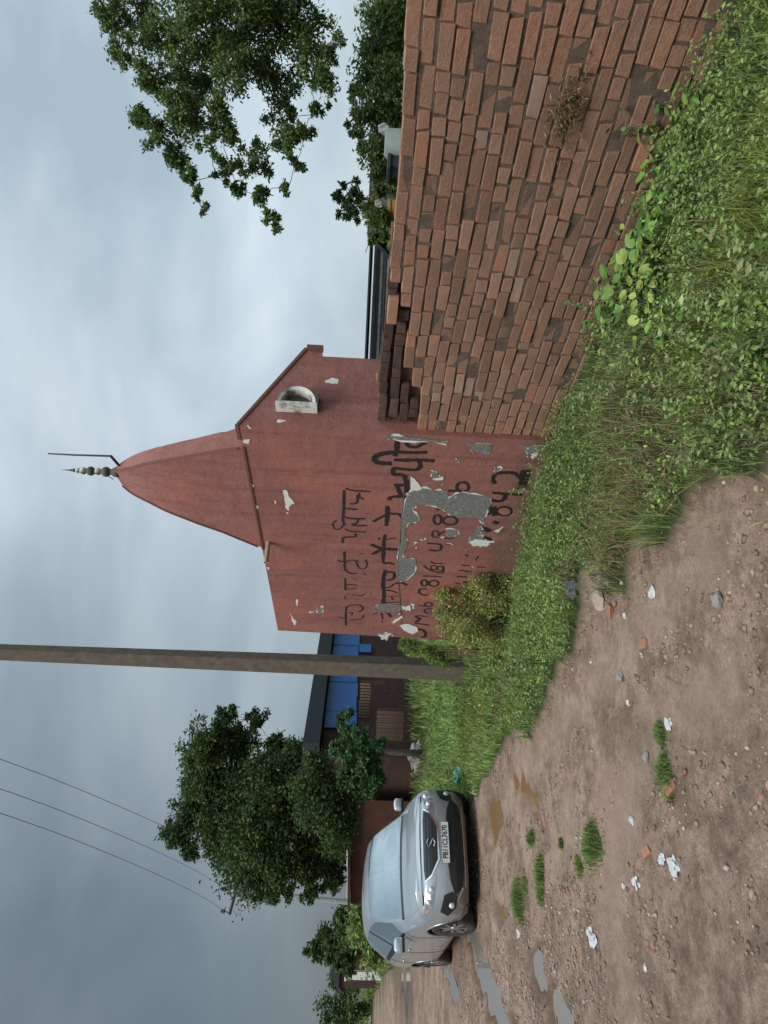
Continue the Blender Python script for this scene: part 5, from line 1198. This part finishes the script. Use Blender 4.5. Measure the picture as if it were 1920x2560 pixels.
gcol = pick([(.24,.18,.14),(.18,.135,.105),(.30,.24,.19),(.13,.115,.10),(.36,.31,.27),(.24,.13,.09)], n, .2, [.3,.25,.18,.14,.06,.07])
gmat_ = leafmat('gravel', .9, 0); tag(fastmesh('gravel', VV, FF, gmat_, col=np.repeat(gcol,6,0)), 'loose gravel and clods scattered over the dirt road', 'gravel', kind='stuff')
# stones and litter, one by one
items = [(1624,1481,34,'stone_white','white_stone','stone','largest white stone chip, at the lower right of the dirt road near the verge',1),
(1550,1539,18,'stone_white','white_stone','stone','white stone chip just above the biggest one, by the brick shards',0),
(1568,1459,14,'stone_white','white_stone','stone','tiny white chip beside the rubble heap at the verge',0),
(1452,1474,60,'stone_dark','rock','rock','dark grey lump of rock at the edge of the verge in front of the shrine',0),
(1500,1500,66,'stone_tan','rock','rock','flat tan rock lying beside the dark grey rock',1),
(1535,1455,30,'stone_grey','rock','rock','grey rubble stone in the heap beside the tan rock',0),
(1552,1482,24,'stone_grey','rock','rock','light grey stone between the tan rock and the white chips',0),
(1505,1440,34,'stone_grey','rock','rock','grey stone half in the grass behind the rubble heap',0),
(1598,1608,36,'brick','brick_shard','brick','flat red brick shard sunk in the road, right of centre',1),
(1522,1527,30,'brick_orange','brick_shard','brick','red brick shard next to the flat tan rock',1),
(1560,1505,22,'brick','brick_shard','brick','small brick shard between the white chips',1),
(1551,1694,24,'stone_grey','rock','rock','grey stone with weeds around it near the middle of the road',0),
(1564,1756,16,'stone_white','white_stone','stone','small pale pebble left of the grey stone in mid road',0),
(1656,1808,28,'plastic','plastic_scrap','litter','white triangular scrap among the gravel at the lower edge',1),
(1602,1892,26,'stone_grey','rock','rock','pale grey block in the gravel, lower middle',0),
(1571,2051,20,'stone_white','white_stone','stone','oval white pebble alone on the brown earth',0),
(1674,1968,40,'brick_orange','brick_shard','brick','orange brick piece with a grass tuft beside it at the lower edge',0),
(1651,2147,24,'plastic','plastic_scrap','litter','crumpled white scrap near the lower edge, beside the long strip',1),
(1682,2165,40,'plastic','plastic_scrap','litter','long white strip of plastic at the lower edge of the road',1),
(1591,2205,30,'plastic','plastic_bag','litter','grey white plastic bag lying below the tufts',1),
(1486,2344,38,'plastic','plastic_bag','litter','crumpled white plastic bag on the left part of the road',1),
(1620,2130,28,'brick','brick_shard','brick','red brown brick shard left of the crumpled white scrap',1),
(1356,2051,22,'brick','brick_shard','brick','dull red brick shard in front of the car',1),
(1555,2215,12,'stone_white','white_stone','stone','little white pebble beside the grey white plastic bag',0),
(1290,2335,16,'plastic','plastic_scrap','litter','pale scrap standing in the mud near the car front wheel',0),
(1611,2420,14,'stone_white','white_stone','stone','lone white chip at the bottom left of the road',0),
(1468,1655,10,'stone_white','white_stone','stone','tiny white chip at the verge below the yellow green shrub',0),
(1800,1500,40,'stone_grey','rock','rock','grey stone nearest the camera',0),
(1420,2030,12,'stone_tan','rock','rock','small tan stone by the muddy puddles',0),
(1190,1975,14,'stone_tan','rock','rock','pale stone at the verge corner in front of the car',0)]
for i, (sx, sy, px, mt_, nm, cat_, lab, fl_) in enumerate(items):
    p = G(sx, sy); dist = (p-CAM).length; w = px*dist/F_PX; p.z = hz(p.x,p.y)
    if mt_ == 'plastic':
        o = rock(nm, p, (w, w*.75, w*.28), M['plastic'], random.uniform(0,3), None, 3, .55, i+1, .2)
    elif nm == 'brick_shard':
        mb = MB(); mb.box((0,0,.0), (w, w*.62, w*.34), jit=w*.06); o = mb.build(nm, M[mt_], None, bevel=w*.05); o.location = (p.x,p.y,p.z+w*.04); o.rotation_euler = (random.uniform(-.2,.2),random.uniform(-.2,.2),random.uniform(0,3))
    else: o = rock(nm, p, (w, w*.72, w*(.4 if fl_ else .6)), M[mt_], random.uniform(0,3), None, 2, .3, i+1, .3)
    tag(o, lab, cat_)
o = rock('rubble_heap', G(1048,1891,.15), (.62,.3,.30), M['pink'], .3, None, 3, .5, 44, .3); tag(o, 'pale pinkish heap of rubble lying in the meadow behind the car', 'rubble')
p = G(1151,1939,.05); o = rock('plastic_bag', p, (.24,.16,.10), M['teal'], .5, None, 3, .5, 12, .1); o.location.z = hz(p.x,p.y)+.09; tag(o, 'teal green plastic scrap in the grass in front of the car', 'litter')
for pts, lab, r_ in (([(1338,1615),(1367,1673),(1403,1709)], 'bent dry twig sticking from the verge onto the road', .008), ([(1656,1694),(1703,1722),(1740,1740)], 'thin pale stick lying at the lower edge of the road', .004), ([(1690,1330),(1640,1400),(1600,1380)], 'fine dry twig across the verge edge at lower right', .003)):
    q = [G(a,b_) for a,b_ in pts]; q = [Vector((v_.x,v_.y,hz(v_.x,v_.y)+.02+.03*i)) for i, v_ in enumerate(q)]; mb = MB(); mb.tube([v_-q[0] for v_ in q], [r_,r_*.8,r_*.5], 5); o = mb.build('twig', M['twig'], None); o.location = q[0]; tag(o, lab, 'twig')
tufts = [(1494,2127,.19,.09,'compact bright green grass tuft in mid road, below the tuft pair'),(1352,2180,.17,.10,'upper lush tuft of the pair in front of the car headlight'),(1300,2250,.26,.11,'widest grass tuft, in front of the car front wheel'),(1345,2225,.14,.07,'greyish weed clump between the two lush tufts'),(1324,2090,.10,.08,'small dark green tuft beside the muddy puddle'),(1450,2160,.10,.05,'thin yellowish tuft left of the compact bright one'),(1656,1931,.14,.07,'weed tuft beside the orange brick piece'),(1634,1826,.10,.05,'sparse weeds by the white triangular scrap'),(1670,1985,.05,.05,'yellow sprout in front of the orange brick piece'),(1400,2110,.06,.05,'tiny tuft on the stony ridge')]
for i, (sx, sy, rad, hg, lab) in enumerate(tufts):
    p = G(sx,sy); n = int(1500*rad/.15*.6); kc = RNG.normal(size=(6,2))*rad*.27; u = kc[RNG.integers(0,6,n)]+RNG.normal(size=(n,2))*rad*.26; h_ = hg*RNG.uniform(.2,1.25,n)*np.exp(-(u**2).sum(1)/(rad**2*2))
    zz = height(p.x+u[:,0], p.y+u[:,1]); pts = np.stack([u[:,0],u[:,1],zz-zz[0]-.005],-1)
    cols = pick([(.14,.23,.05),(.18,.28,.07),(.09,.15,.045),(.20,.20,.08)] if 'yellow' not in lab else [(.22,.24,.04),(.15,.18,.04)], n, .25)
    o = blades('grass_tuft', pts, h_, np.full(n,.006), cols, None, .9); o.location = (p.x,p.y,float(zz[0])); tag(o, lab, 'grass tuft', 'grass tufts growing in the dirt road')

n = 7000; x = RNG.uniform(-5.5,2.6,n); y = RNG.uniform(2.0,8.5,n); k = fbm(x,y,1.3,3,161); m_ = ~gmask(x,y) & (k > .47) & (rut(x,y) < .3) & (pudmask(x,y) < .005); x,y = x[m_],y[m_]; n = len(x); z = height(x,y)
r_ = .008+.022*RNG.uniform(0,1,n)**2; Vv = oc[None]*r_[:,None,None]*RNG.uniform(.55,1.6,(n,6,1)); th_ = RNG.uniform(0,6.28,n); cs, sn = np.cos(th_)[:,None], np.sin(th_)[:,None]
VV = np.stack([Vv[:,:,0]*cs-Vv[:,:,1]*sn+x[:,None], Vv[:,:,0]*sn+Vv[:,:,1]*cs+y[:,None], Vv[:,:,2]*.45+z[:,None]],-1).reshape(-1,3); FF = (of[None]+np.arange(n)[:,None,None]*6).reshape(-1,3)
tag(fastmesh('mud_clods', VV, FF, gmat_, col=np.repeat(pick([(.22,.15,.11),(.17,.115,.08),(.27,.19,.14),(.24,.13,.09)], n, .2),6,0)), 'lumps of trodden mud on the stony ridge of the road', 'mud', kind='stuff')
